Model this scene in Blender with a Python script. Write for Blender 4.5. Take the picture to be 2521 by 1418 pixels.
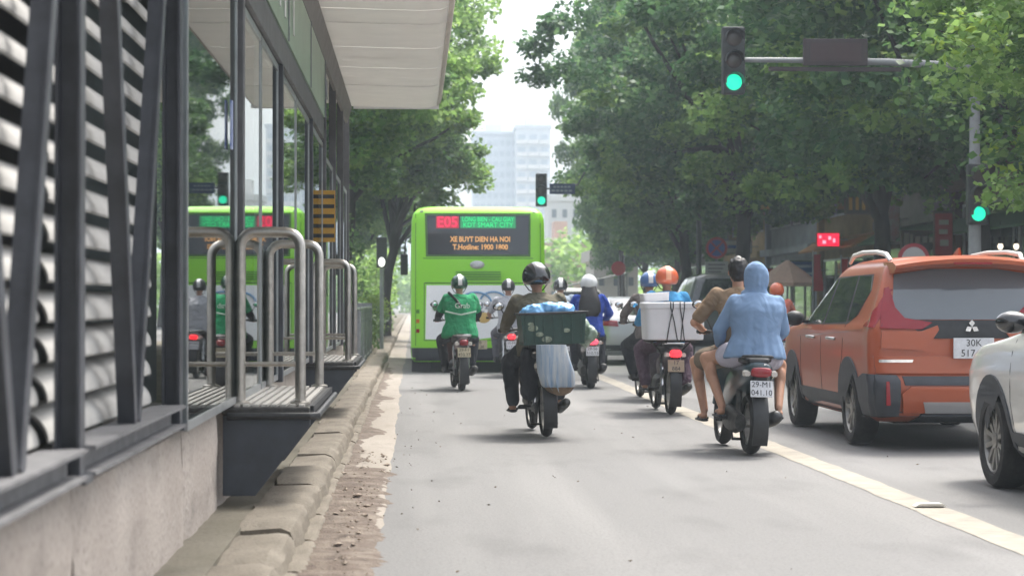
import bpy, bmesh, math, random
import numpy as np
from mathutils import Vector, Matrix
from mathutils.bvhtree import BVHTree

random.seed(11)
R = math.radians
PI = math.pi
sc = bpy.context.scene
COL = sc.collection
for o in list(bpy.data.objects):
    bpy.data.objects.remove(o)

# ------------------------------------------------------------------ camera
cam_d = bpy.data.cameras.new('camera')
cam = bpy.data.objects.new('camera', cam_d)
COL.objects.link(cam)
cam.location = (0, 0, 1.3)
cam.rotation_euler = (R(90.41), 0, R(-2.777))
cam_d.sensor_width = 36
cam_d.lens = 71.4
cam_d.clip_end = 6000
cam_d.dof.use_dof = True
cam_d.dof.focus_distance = 18
cam_d.dof.aperture_fstop = 3.6
sc.camera = cam

# ------------------------------------------------------------------ sky, sun, exposure
SUN_EL, SUN_AZ = 64, 40          # azimuth from +Y towards +X
w = bpy.data.worlds.new('World')
sc.world = w
w.use_nodes = True
nt = w.node_tree
bg = nt.nodes['Background']
sky = nt.nodes.new('ShaderNodeTexSky')
sky.sky_type = 'NISHITA'
sky.sun_disc = False
sky.sun_elevation = R(SUN_EL)
sky.sun_rotation = R(SUN_AZ)
sky.air_density = 1.0
sky.dust_density = 6.0
sky.ozone_density = 1.0
hs = nt.nodes.new('ShaderNodeHueSaturation')
hs.inputs['Saturation'].default_value = 0.36
nt.links.new(sky.outputs[0], hs.inputs['Color'])
nt.links.new(hs.outputs[0], bg.inputs[0])
bg.inputs[1].default_value = 0.15
sd = bpy.data.lights.new('sun', 'SUN')
sd.energy = 1.5
sd.angle = R(12)
sd.color = (1, .95, .87)
sun = bpy.data.objects.new('sun', sd)
COL.objects.link(sun)
el, az = R(SUN_EL), R(SUN_AZ)
sdir = Vector((math.sin(az) * math.cos(el), math.cos(az) * math.cos(el), math.sin(el)))
sun.rotation_euler = sdir.to_track_quat('Z', 'Y').to_euler()
sun.location = (0, 0, 60)
sc.view_settings.view_transform = 'Standard'
sc.view_settings.look = 'None'
sc.view_settings.exposure = 1.45
sc.view_settings.gamma = 1
sc.cycles.use_denoising = True
sc.cycles.max_bounces = 7
sc.cycles.diffuse_bounces = 3
sc.cycles.glossy_bounces = 3
sc.cycles.transmission_bounces = 4
sc.cycles.transparent_max_bounces = 12
sc.cycles.volume_bounces = 1
sc.cycles.sample_clamp_indirect = 6

# ------------------------------------------------------------------ materials
MATS = {}
def mat(name, col, rough=.6, metal=0, var=0, vscale=4, col2=None, bump=0, bscale=40, coat=0, spec=.5,
        stretch=None, emit=None, estr=0, island=0):
    if name in MATS:
        return MATS[name]
    m = bpy.data.materials.new(name)
    m.use_nodes = True
    t = m.node_tree
    b = t.nodes['Principled BSDF']
    b.inputs['Base Color'].default_value = (*col, 1)
    b.inputs['Roughness'].default_value = rough
    b.inputs['Metallic'].default_value = metal
    b.inputs['Specular IOR Level'].default_value = spec
    if coat:
        b.inputs['Coat Weight'].default_value = coat
        b.inputs['Coat Roughness'].default_value = .06
    if emit:
        b.inputs['Emission Color'].default_value = (*emit, 1)
        b.inputs['Emission Strength'].default_value = estr
    if var or col2 or bump:
        tc = t.nodes.new('ShaderNodeTexCoord')
        mp = t.nodes.new('ShaderNodeMapping')
        t.links.new(tc.outputs['Object'], mp.inputs[0])
        if stretch:
            mp.inputs['Scale'].default_value = stretch
    if var or col2:
        n = t.nodes.new('ShaderNodeTexNoise')
        n.inputs['Scale'].default_value = vscale
        n.inputs['Detail'].default_value = 6
        n.inputs['Roughness'].default_value = .65
        t.links.new(mp.outputs[0], n.inputs['Vector'])
        rp = t.nodes.new('ShaderNodeValToRGB')
        c2 = col2 if col2 else tuple(c * (1 - var) for c in col)
        c1 = col if col2 else tuple(min(1, c * (1 + var * .6)) for c in col)
        rp.color_ramp.elements[0].position = .34
        rp.color_ramp.elements[1].position = .68
        rp.color_ramp.elements[0].color = (*c2, 1)
        rp.color_ramp.elements[1].color = (*c1, 1)
        t.links.new(n.outputs[0], rp.inputs[0])
        last = rp.outputs[0]
        if island:
            g = t.nodes.new('ShaderNodeObjectInfo')
            hv = t.nodes.new('ShaderNodeHueSaturation')
            mr = t.nodes.new('ShaderNodeMapRange')
            mr.inputs[3].default_value = 1 - island
            mr.inputs[4].default_value = 1 + island
            t.links.new(g.outputs['Random'], mr.inputs[0])
            t.links.new(mr.outputs[0], hv.inputs['Value'])
            t.links.new(last, hv.inputs['Color'])
            last = hv.outputs[0]
        t.links.new(last, b.inputs['Base Color'])
    if bump:
        n2 = t.nodes.new('ShaderNodeTexNoise')
        n2.inputs['Scale'].default_value = bscale
        n2.inputs['Detail'].default_value = 5
        t.links.new(mp.outputs[0], n2.inputs['Vector'])
        bp = t.nodes.new('ShaderNodeBump')
        bp.inputs['Strength'].default_value = bump
        bp.inputs['Distance'].default_value = .02
        t.links.new(n2.outputs[0], bp.inputs['Height'])
        t.links.new(bp.outputs[0], b.inputs['Normal'])
    MATS[name] = m
    return m

def glow(name, col, s, base=(.02, .02, .02)):
    return mat(name, base, .3, emit=col, estr=s)

def leafmat(name, c1, c2, trans=.35):
    m = bpy.data.materials.new(name)
    m.use_nodes = True
    t = m.node_tree
    for n in list(t.nodes):
        t.nodes.remove(n)
    out = t.nodes.new('ShaderNodeOutputMaterial')
    g = t.nodes.new('ShaderNodeNewGeometry')
    rp = t.nodes.new('ShaderNodeValToRGB')
    rp.color_ramp.elements[0].color = (*c1, 1)
    rp.color_ramp.elements[1].color = (*c2, 1)
    e = rp.color_ramp.elements.new(.75)
    e.color = tuple((a * .6 + b * .4) for a, b in zip(c1, c2)) + (1,)
    t.links.new(g.outputs['Random Per Island'], rp.inputs[0])
    d = t.nodes.new('ShaderNodeBsdfPrincipled')
    d.inputs['Roughness'].default_value = .42
    d.inputs['Specular IOR Level'].default_value = .25
    tr = t.nodes.new('ShaderNodeBsdfTranslucent')
    mx = t.nodes.new('ShaderNodeMixShader')
    mx.inputs[0].default_value = trans
    hv = t.nodes.new('ShaderNodeHueSaturation')
    hv.inputs['Value'].default_value = 1.5
    hv.inputs['Hue'].default_value = .485
    t.links.new(rp.outputs[0], d.inputs['Base Color'])
    t.links.new(rp.outputs[0], hv.inputs['Color'])
    t.links.new(hv.outputs[0], tr.inputs[0])
    t.links.new(d.outputs[0], mx.inputs[1])
    t.links.new(tr.outputs[0], mx.inputs[2])
    t.links.new(mx.outputs[0], out.inputs[0])
    MATS[name] = m
    return m

def paneglass(name, tint=(.9, .95, .93), rough=.015):
    m = bpy.data.materials.new(name)
    m.use_nodes = True
    t = m.node_tree
    for n in list(t.nodes):
        t.nodes.remove(n)
    out = t.nodes.new('ShaderNodeOutputMaterial')
    fr = t.nodes.new('ShaderNodeFresnel')
    fr.inputs[0].default_value = 1.52
    a = t.nodes.new('ShaderNodeBsdfTransparent')
    a.inputs[0].default_value = (*tint, 1)
    g = t.nodes.new('ShaderNodeBsdfGlossy')
    g.inputs[0].default_value = (.95, .97, .96, 1)
    g.inputs['Roughness'].default_value = rough
    mx = t.nodes.new('ShaderNodeMixShader')
    t.links.new(fr.outputs[0], mx.inputs[0])
    t.links.new(a.outputs[0], mx.inputs[1])
    t.links.new(g.outputs[0], mx.inputs[2])
    t.links.new(mx.outputs[0], out.inputs[0])
    MATS[name] = m
    return m

# ------------------------------------------------------------------ mesh helpers
class MB:
    def __init__(self):
        self.v = []
        self.f = []
    def add(self, vs, fs):
        n = len(self.v)
        self.v += [tuple(p) for p in vs]
        self.f += [tuple(i + n for i in q) for q in fs]
        return self
    def box(self, x0, x1, y0, y1, z0, z1, M=None):
        vs = [Vector(p) for p in ((x0, y0, z0), (x1, y0, z0), (x1, y1, z0), (x0, y1, z0),
                                  (x0, y0, z1), (x1, y0, z1), (x1, y1, z1), (x0, y1, z1))]
        if M:
            vs = [M @ p for p in vs]
        return self.add(vs, [(3, 2, 1, 0), (4, 5, 6, 7), (0, 1, 5, 4), (1, 2, 6, 5), (2, 3, 7, 6), (3, 0, 4, 7)])
    def loft(self, rings, caps=True, closed=True):
        n = len(rings[0])
        vs = [p for r in rings for p in r]
        fs = []
        for i in range(len(rings) - 1):
            for j in range(n if closed else n - 1):
                a, b = i * n + j, i * n + (j + 1) % n
                fs.append((a, b, b + n, a + n))
        if caps and closed:
            fs.append(tuple(reversed(range(n))))
            fs.append(tuple((len(rings) - 1) * n + j for j in range(n)))
        return self.add(vs, fs)
    def tube(self, pts, r, n=10, caps=True, sx=1.0):
        pts = [Vector(p) for p in pts]
        rs = r if isinstance(r, (list, tuple)) else [r] * len(pts)
        rings = []
        prev = None
        for i, p in enumerate(pts):
            a = pts[max(i - 1, 0)]
            b = pts[min(i + 1, len(pts) - 1)]
            d = (b - a)
            d = d.normalized() if d.length > 1e-9 else Vector((0, 0, 1))
            if prev is None:
                u = d.cross(Vector((0, 0, 1)))
                if u.length < 1e-3:
                    u = d.cross(Vector((0, 1, 0)))
            else:
                u = prev - d * prev.dot(d)
            u.normalize()
            prev = u
            v = d.cross(u)
            rings.append([p + (u * math.cos(k * 2 * PI / n) * sx + v * math.sin(k * 2 * PI / n)) * rs[i] for k in range(n)])
        return self.loft(rings, caps)
    def lathe(self, prof, M=None, n=24, close=False):
        # prof: (radius, height) about local Z
        rings = []
        for rr, h in prof:
            ring = [Vector((rr * math.cos(k * 2 * PI / n), rr * math.sin(k * 2 * PI / n), h)) for k in range(n)]
            if M:
                ring = [M @ p for p in ring]
            rings.append(ring)
        if close:
            rings.append(rings[0])
        return self.loft(rings, caps=not close)
    def prism(self, poly, axis, a, b):
        def P(u, v, t):
            return {'x': (t, u, v), 'y': (u, t, v), 'z': (u, v, t)}[axis]
        n = len(poly)
        vs = [P(u, v, a) for u, v in poly] + [P(u, v, b) for u, v in poly]
        fs = [tuple(range(n)), tuple(reversed(range(n, 2 * n)))]
        fs += [(i, i + n, (i + 1) % n + n, (i + 1) % n) for i in range(n)]
        return self.add(vs, fs)
    def ell(self, c, r, M=None, nu=14, nv=9):
        c = Vector(c)
        rings = []
        for i in range(nv + 1):
            th = PI * (i + .02) / (nv + .04)
            ring = []
            for k in range(nu):
                p = Vector((r[0] * math.sin(th) * math.cos(2 * PI * k / nu), r[1] * math.sin(th) * math.sin(2 * PI * k / nu), -r[2] * math.cos(th)))
                ring.append(c + (M @ p if M else p))
            rings.append(ring)
        return self.loft(rings)
    def mesh(self, name, m=None, ang=35, fix=True):
        me = bpy.data.meshes.new(name)
        me.from_pydata(self.v, [], self.f)
        if fix:
            bm = bmesh.new()
            bm.from_mesh(me)
            bmesh.ops.recalc_face_normals(bm, faces=bm.faces)
            bm.to_mesh(me)
            bm.free()
        if ang:
            me.polygons.foreach_set('use_smooth', [True] * len(me.polygons))
            me.set_sharp_from_angle(angle=R(ang))
        if m:
            me.materials.append(m)
        return me
    def build(self, name, m, parent=None, ang=35, bev=0, seg=2, loc=None, rot=None):
        return link(name, self.mesh(name, m, ang), parent, bev, seg, loc, rot)

BAKE = []
def link(name, me, parent=None, bev=0, seg=2, loc=None, rot=None):
    o = bpy.data.objects.new(name, me)
    COL.objects.link(o)
    if parent is not None:
        o.parent = parent
    if loc is not None:
        o.location = loc
    if rot is not None:
        o.rotation_euler = rot
    if bev:
        b = o.modifiers.new('bevel', 'BEVEL')
        b.width = bev
        b.segments = seg
        b.limit_method = 'ANGLE'
        b.angle_limit = R(40)
        BAKE.append(o)
    return o

def tag(o, label=None, cat=None, group=None, kind=None):
    if label: o['label'] = label
    if cat: o['category'] = cat
    if group: o['group'] = group
    if kind: o['kind'] = kind
    return o

def thing(name, label, cat, loc=(0, 0, 0), rz=0, group=None, lean=0):
    o = bpy.data.objects.new(name, None)
    o.empty_display_size = .1
    COL.objects.link(o)
    o.location = loc
    o.rotation_euler = (0, lean, rz)
    return tag(o, label, cat, group)

def text(name, s, size, m, parent, loc, rot=(PI / 2, 0, 0), ext=.002, align='CENTER', sx=1.0, off=0.0):
    c = bpy.data.curves.new(name, 'FONT')
    c.body = s
    c.size = size
    c.extrude = ext
    c.align_x = align
    c.align_y = 'CENTER'
    c.resolution_u = 3
    c.offset = off
    c.materials.append(m)
    o = bpy.data.objects.new(name, c)
    COL.objects.link(o)
    o.parent = parent
    o.location = loc
    o.rotation_euler = rot
    o.scale = (sx, 1, 1)
    BAKE.append(o)
    return o

def Rx(a): return Matrix.Rotation(a, 4, 'X')
def Ry(a): return Matrix.Rotation(a, 4, 'Y')
def Rz(a): return Matrix.Rotation(a, 4, 'Z')
def T(x, y, z): return Matrix.Translation((x, y, z))

def ringxz(y, cx, cz, hx, hz, n=16, p=2.6):
    out = []
    for k in range(n):
        a = 2 * PI * k / n
        c, s = math.cos(a), math.sin(a)
        out.append(Vector((cx + hx * math.copysign(abs(c) ** (2 / p), c), y, cz + hz * math.copysign(abs(s) ** (2 / p), s))))
    return out
def ringxy(z, cx, cy, hx, hy, n=16, p=2.6):
    return [Vector((v.x, v.z, z)) for v in ringxz(0, cx, cy, hx, hy, n, p)]

# ------------------------------------------------------------------ common materials
STEEL = mat('dark grey painted steel', (.052, .056, .066), .45, 0, var=.35, vscale=6, bump=.06, bscale=30)
GALV = mat('grey galvanised steel', (.24, .25, .27), .45, .3, var=.25, vscale=8)
INOX = mat('brushed stainless steel', (.46, .435, .40), .33, 1, var=.25, vscale=10)
BLACK = mat('black plastic', (.018, .019, .021), .5, 0, var=.3, vscale=20)
RUBBER = mat('dusty tyre rubber', (.026, .025, .025), .85, 0, var=.5, vscale=14, bump=.2, bscale=60)
CHROME = mat('chromed metal', (.55, .55, .56), .18, 1)
DARKMETAL = mat('dark engine metal', (.07, .068, .065), .55, .5, var=.5, vscale=18)
ALLOY = mat('grey alloy wheel metal', (.33, .32, .30), .4, .6, var=.25, vscale=12)
REDLENS = mat('dark red lens', (.26, .010, .018), .2, coat=.25)
REDLIT = glow('lit red tail lamp', (1, .02, .03), 1.1, (.5, .01, .02))
CLEAR = mat('pale clear lens', (.55, .52, .48), .15, coat=.6)
AMBER = mat('amber lens', (.55, .18, .03), .2, coat=.6)
PLATE = mat('white number plate', (.62, .63, .66), .4, var=.12, vscale=20)
PLATEY = mat('faded yellow number plate', (.52, .45, .30), .45, var=.2, vscale=20)
INK = mat('plate lettering black', (.02, .02, .025), .5)
PANE = paneglass('reflective platform glass', tint=(.80, .86, .84))
MIRR = mat('mirror glass', (.6, .63, .66), .03, 1)
SKIN = mat('tan skin', (.46, .25, .165), .5, var=.12, vscale=9)
SKIN2 = mat('brown skin', (.34, .175, .11), .5, var=.12, vscale=9)
HAIRM = mat('black hair', (.012, .010, .010), .45, var=.4, vscale=60, stretch=(1, 1, .1))
WHITEP = mat('white paint', (.72, .72, .71), .45, var=.1, vscale=5)
# ================================================================== THE SETTING
def layered(name, base, dark, light, rough=.8, s1=.35, st1=(1, .12, 1), s2=2.2, s3=90, bump=.25, cracks=0):
    m = bpy.data.materials.new(name)
    m.use_nodes = True
    t = m.node_tree
    b = t.nodes['Principled BSDF']
    b.inputs['Roughness'].default_value = rough
    b.inputs['Specular IOR Level'].default_value = .3
    tc = t.nodes.new('ShaderNodeTexCoord')
    def noise(scale, stretch, det=5):
        mp = t.nodes.new('ShaderNodeMapping')
        mp.inputs['Scale'].default_value = stretch
        t.links.new(tc.outputs['Object'], mp.inputs[0])
        n = t.nodes.new('ShaderNodeTexNoise')
        n.inputs['Scale'].default_value = scale
        n.inputs['Detail'].default_value = det
        t.links.new(mp.outputs[0], n.inputs['Vector'])
        return n
    def mix(a, bcol, fac, lo, hi):
        mr = t.nodes.new('ShaderNodeMapRange')
        mr.inputs[1].default_value = lo
        mr.inputs[2].default_value = hi
        t.links.new(fac, mr.inputs[0])
        mx = t.nodes.new('ShaderNodeMix')
        mx.data_type = 'RGBA'
        t.links.new(mr.outputs[0], mx.inputs[0])
        if isinstance(a, tuple):
            mx.inputs[6].default_value = (*a, 1)
        else:
            t.links.new(a, mx.inputs[6])
        mx.inputs[7].default_value = (*bcol, 1)
        return mx.outputs[2]
    c = mix(base, light, noise(s1, st1).outputs[0], .45, .75)
    c = mix(c, dark, noise(s2, (1, .35, 1), 8).outputs[0], .54, .92)
    n3 = noise(s3, (1, 1, 1), 3)
    c = mix(c, dark, n3.outputs[0], .5, .95)
    if cracks:
        vo = t.nodes.new('ShaderNodeTexVoronoi')
        vo.feature = 'DISTANCE_TO_EDGE'
        vo.inputs['Scale'].default_value = cracks
        wn = noise(3.0, (1, 1, 1), 4)
        va = t.nodes.new('ShaderNodeVectorMath')
        va.operation = 'MULTIPLY_ADD'
        va.inputs[1].default_value = (.5, .5, 0)
        t.links.new(wn.outputs['Color'], va.inputs[0])
        t.links.new(tc.outputs['Object'], va.inputs[2])
        t.links.new(va.outputs[0], vo.inputs['Vector'])
        mr2 = t.nodes.new('ShaderNodeMapRange')
        mr2.inputs[1].default_value = .0
        mr2.inputs[2].default_value = .009
        mr2.inputs[3].default_value = .42
        mr2.inputs[4].default_value = 0
        t.links.new(vo.outputs['Distance'], mr2.inputs[0])
        c = mix(c, tuple(q * .45 for q in dark), mr2.outputs[0], 0, 1)
        sp_ = noise(1.3, (1, .5, 1), 9)
        c = mix(c, tuple(q * .75 for q in dark), sp_.outputs[0], .66, .80)
    t.links.new(c, b.inputs['Base Color'])
    bp = t.nodes.new('ShaderNodeBump')
    bp.inputs['Strength'].default_value = bump
    bp.inputs['Distance'].default_value = .008
    t.links.new(n3.outputs[0], bp.inputs['Height'])
    t.links.new(bp.outputs[0], b.inputs['Normal'])
    MATS[name] = m
    return m

ROADM = layered('pale dusty asphalt', (.158, .156, .153), (.084, .082, .081), (.218, .214, .208), s1=1.1, st1=(1, .05, 1), s2=1.5, s3=55, bump=.5)
GROUNDM = mat('city ground', (.15, .14, .125), .9, var=.3, vscale=.3)
PAVEM = mat('grey pavement', (.21, .195, .18), .85, var=.3, vscale=2, bump=.2)
CONC = layered('weathered pinkish concrete', (.37, .325, .29), (.135, .12, .105), (.45, .40, .36), s1=1.3, st1=(1, 1, .45), s2=4.5, s3=38, bump=.7)
CONC2 = layered('stained concrete', (.135, .122, .092), (.060, .055, .040), (.185, .168, .135), s1=1.1, st1=(1, 1, 1), s2=4, s3=45, bump=.6)
KERBM = layered('worn kerb concrete', (.165, .143, .113), (.062, .053, .040), (.225, .198, .16), s1=2.2, st1=(1, 1, 1), s2=7, s3=60, bump=.8)
APRONM = layered('cement gutter', (.255, .228, .195), (.15, .125, .10), (.31, .28, .245), s1=1.2, st1=(1, .3, 1), s2=5, s3=60, bump=.5)
DIRTM = layered('brown gutter silt', (.115, .088, .070), (.045, .035, .029), (.22, .185, .15), s1=6, st1=(1, 1, 1), s2=11, s3=80, bump=1.0)
LINEM = mat('worn cream road paint', (.33, .30, .24), .75, col2=(.22, .20, .17), vscale=5, bump=.1, bscale=60)

g = MB().box(-900, 900, -200, 1400, -.32, -.02).build('ground', GROUNDM, ang=0)
tag(g, 'flat city ground beyond the road', kind='structure')
# road sheet, slightly uneven mesh
mb = MB()
xs = [-.25, .2, 1.6, 3.2, 4.8, 6.5, 8, 9.2]
ys = list(np.linspace(-20, 60, 41)) + [75, 100, 150, 220, 320, 500]
vs = [(x, y, .006 * math.sin(y * .23)) for y in ys for x in xs]
fs = [(i * 8 + j, i * 8 + j + 1, i * 8 + j + 9, i * 8 + j + 8) for i in range(len(ys) - 1) for j in range(7)]
mb.add(vs, fs)
road = mb.build('road', ROADM, ang=60)
tag(road, 'pale grey asphalt carriageway', kind='structure')
# far carriageway behind the station (left)
o = MB().box(-16, -6.4, -20, 500, -.02, -.004).build('road', ROADM, ang=0)
tag(o, 'opposite carriageway beyond the station', kind='structure')

def lane(name, x0, x1, segs, m=LINEM):
    rnd = random.Random(5)
    mb = MB()
    for (a, b) in segs:
        n = max(2, int((b - a) / .35))
        top, bot = [], []
        for i in range(n + 1):
            y = a + (b - a) * i / n
            top.append((x1 + rnd.uniform(-.012, .012), y))
            bot.append((x0 + rnd.uniform(-.012, .012), y))
        vs = []
        for (xa, y), (xb, _) in zip(bot, top):
            vs += [(xa, y, .0030 + .006 * math.sin(y * .23)),
                   (xb, y, .0030 + .006 * math.sin(y * .23))]
        mb.add(vs, [(2 * i, 2 * i + 1, 2 * i + 3, 2 * i + 2) for i in range(n)])
    o = mb.build(name, m, ang=0)
    return tag(o, kind='structure')
tag(lane('lane_marking', 3.12, 3.37, [(2, 160)]), 'solid cream line painted along the asphalt')
tag(lane('lane_marking', 6.25, 6.40, [(k, k + 3) for k in range(6, 140, 9)]), 'dashed cream line between the right-hand lanes')
# lane stud on the line
t = thing('road_stud', 'small pale reflector stud on the cream line', 'road stud', (3.27, 12.75, .012))
MB().prism([(-.10, 0), (.10, 0), (.07, .018), (-.07, .018)], 'y', -.045, .045).build('stud_body', mat('stud plastic', (.6, .58, .52), .4), t, ang=20)
MB().box(-.06, .06, -.049, -.0455, .004, .014).build('reflector', CLEAR, t, ang=0)

# gutter: cement apron, silt
def strip(name, xa, xb, y0, y1, z, m, step=.12, jit=.05, seed=1, thick=.03, zj=.0):
    rnd = random.Random(seed)
    n = int((y1 - y0) / step)
    vs, fs = [], []
    ja = jb = 0
    for i in range(n + 1):
        y = y0 + (y1 - y0) * i / n
        jb = jb * .8 + rnd.uniform(-jit, jit) + (rnd.random() < .05) * jit * 2.5
        zz = z + rnd.uniform(-zj, zj)
        vs += [(xa, y, zz + .004), ((xa + xb) / 2 + jb * .4, y, zz + rnd.uniform(-zj, zj)), (xb + jb - .03, y, z - .008), (xb + jb + .03, y, z - thick)]
    for i in range(n):
        for j in range(3):
            fs.append((4 * i + j, 4 * i + j + 1, 4 * i + j + 5, 4 * i + j + 4))
    return MB().add(vs, fs).build(name, m, ang=50)
o = strip('gutter', -.60, -.185, -10, 200, .014, APRONM, .3, .012, 2)
tag(o, 'pale cement gutter strip along the kerb', kind='structure')
o = strip('gutter_silt', -.56, -.215, 3, 15.8, .026, DIRTM, .03, .017, 3, .03, .012)
tag(o, 'brown silt and litter washed along the gutter', 'silt', kind='stuff')
o = strip('gutter_silt', -.56, -.40, 15.8, 40, .024, DIRTM, .1, .03, 4, .03, .006)
tag(o, 'thin line of brown silt against the kerb further on', 'silt', kind='stuff')
# pebbles, leaves, litter on the silt
rnd = random.Random(9)
mb = MB()
for k in range(420):
    y = 3.5 + 14 * rnd.random() ** 1.2
    x = rnd.gauss(-.36, .085)
    x = min(max(x, -.54), -.08)
    s = rnd.uniform(.004, .012) if rnd.random() < .85 else rnd.uniform(.014, .026)
    M = T(x, y, .030 + s * .35) @ Rz(rnd.uniform(0, 6)) @ Rx(rnd.uniform(-.4, .4))
    vs = [M @ Vector((dx * s * rnd.uniform(.8, 2.0), dy * s * rnd.uniform(.7, 1.4), dz * s * .6)) for dx, dy, dz in
          ((1, 0, 0), (0, 1, 0), (-1, 0, 0), (0, -1, 0), (0, 0, 1), (0, 0, -1))]
    mb.add(vs, [(0, 1, 4), (1, 2, 4), (2, 3, 4), (3, 0, 4), (1, 0, 5), (2, 1, 5), (3, 2, 5), (0, 3, 5)])
o = mb.build('gutter_litter', mat('pale pebbles and leaf scraps', (.38, .32, .26), .9, col2=(.10, .07, .05), vscale=40), ang=0)
tag(o, 'scattered pebbles and leaf scraps in the gutter', 'litter', kind='stuff')

mb = MB()
for k in range(95):
    y = 5 + 26 * rnd.random()
    x = rnd.uniform(-.1, 6.0) if rnd.random() < .6 else rnd.gauss(-.02, .18)
    x = max(x, -.18)
    s = rnd.uniform(.006, .018)
    M = T(x, y, .006 * math.sin(y * .23) + .005) @ Rz(rnd.uniform(0, 6))
    mb.add([M @ Vector(q) for q in ((-s, 0, 0), (0, -s * .5, .002), (s, 0, .004), (0, s * .5, .006), (0, 0, -.003))], [(0, 1, 2, 3), (0, 4, 1), (1, 4, 2), (2, 4, 3), (3, 4, 0)])
o = mb.build('road_litter', mat('dry leaf scraps', (.12, .085, .05), .9, var=.5, vscale=20), ang=0)
tag(o, 'tiny dry leaf scraps scattered on the asphalt', 'litter', kind='stuff')
# kerb: one stone each
kerb = MB().box(-.9, -.62, -8, 200, -.1, .10).build('kerb', KERBM, ang=0)
tag(kerb, 'worn concrete kerb along the station side', kind='structure')
prof = [(-.89, -.05), (-.89, .150), (-.66, .158), (-.615, .146), (-.592, .115), (-.575, .02), (-.575, -.05)]
kms = []
for v in range(5):
    r2 = random.Random(40 + v)
    mb = MB()
    L = 1.246
    rings = []
    for i, yy in enumerate(np.linspace(0, L, 9)):
        e = .022 if i in (0, 8) else 0
        rings.append([Vector((x + r2.uniform(-.009, .009) - (e if x > -.7 else 0), yy, z + r2.uniform(-.008, .008) - (e if z > .05 else 0))) for x, z in prof])
    mb.loft(rings)
    kms.append(mb.mesh('kerb_stone', KERBM, 26))
for k in range(58):
    o = link('kerb_stone', kms[k % 5], kerb)
    o.location = (random.uniform(-.014, .014), 1.5 + 1.28 * k, random.uniform(-.010, .010))
    o.rotation_euler = (0, random.uniform(-.02, .02), random.uniform(-.006, .006))
# apron lip stones in front of the kerb
for k in range(32):
    o = link('gutter_stone', kms[(k + 2) % 5], kerb)
    o.scale = (.45, 1, .32)
    o.location = (-.255 + random.uniform(-.01, .01), 1.9 + 1.28 * k, random.uniform(-.004, .004))
o = MB().box(-1.36, -.885, -8, 60, -.05, .143).build('footing_strip', CONC2, ang=0)
o.name = 'path'
tag(o, 'stained concrete strip between kerb and station wall', kind='structure')
o = MB().box(-6.5, -.885, 32.0, 200, -.05, .147).build('median', mat('median soil', (.12, .10, .07), .95, var=.4, vscale=2), ang=0)
tag(o, 'planted median strip', kind='structure')
# right pavement and its kerb
o = MB().box(9.2, 13.4, -10, 300, -.05, .15).build('pavement', PAVEM, ang=0)
tag(o, 'pavement along the shops', kind='structure')
mbk = MB().box(0, .18, 0, 1.24, -.05, .17).mesh('kerb_stone', KERBM, 0)
rk = MB().box(9.08, 9.2, -8, 200, -.05, .10).build('kerb', KERBM, ang=0)
tag(rk, 'kerb along the shop-side pavement', kind='structure')
for k in range(60):
    o = link('kerb_stone', mbk, rk, loc=(9.03, 20 + 1.26 * k, random.uniform(-.004, .004)))

# ================================================================== BUS STATION
st = thing('bus_station', 'dark steel and glass bus station with curved white louvres on the median', 'bus station', (-1.1, 4, .15))
def sp(mb_, name, m, parent=st, ang=35, bev=0, base=(-1.1, 4, .15)):
    me = mb_.mesh(name, m, ang)
    if parent is st:
        me.transform(Matrix.Translation((1.1, -4, -.15)))
    return link(name, me, parent, bev)
# concrete plinth segments
def plinth(y0, y1, zt, seed):
    r2 = random.Random(seed)
    mb = MB()
    ny, nz = max(2, int((y1 - y0) / .15)), 6
    rings = []
    for i in range(ny + 1):
        y = y0 + (y1 - y0) * i / ny
        e = .02 if i in (0, ny) else 0
        ring = [Vector((-1.5, y, .1))]
        ring.append(Vector((-1.5, y, zt)))
        ring.append(Vector((-1.14, y, zt + r2.uniform(-.006, .004))))
        ring.append(Vector((-1.108 - e, y, zt - .022 + r2.uniform(-.008, .006))))
        for j in range(1, nz + 1):
            ring.append(Vector((-1.10 - e + r2.uniform(-.006, .006), y, zt - .03 - (zt - .13) * j / nz)))
        rings.append(ring)
    mb.loft(rings)
    return sp(mb, 'concrete_plinth', CONC, ang=50)
plinth(0.5, 6.74, .735, 1)
plinth(6.77, 9.9, .705, 2)
plinth(9.92, 11.6, .735, 3)
plinth(11.62, 20.3, .69, 4)
plinth(20.33, 32, .69, 5)
sp(MB().box(-5.2, -1.49, .5, 32, .1, .70), 'platform_floor', CONC2, ang=0)
ROOFW = mat('white canopy panels', (.84, .82, .78), .55, var=.12, vscale=2)
CANM = mat('translucent white canopy sheet', (.80, .785, .75), .6, var=.08, vscale=2)
_t = CANM.node_tree
_tr = _t.nodes.new('ShaderNodeBsdfTranslucent')
_tr.inputs[0].default_value = (.80, .79, .76, 1)
_mx = _t.nodes.new('ShaderNodeMixShader')
_mx.inputs[0].default_value = .22
_out = [n for n in _t.nodes if n.type == 'OUTPUT_MATERIAL'][0]
_t.links.new(_t.nodes['Principled BSDF'].outputs[0], _mx.inputs[1])
_t.links.new(_tr.outputs[0], _mx.inputs[2])
_t.links.new(_mx.outputs[0], _out.inputs[0])
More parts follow.
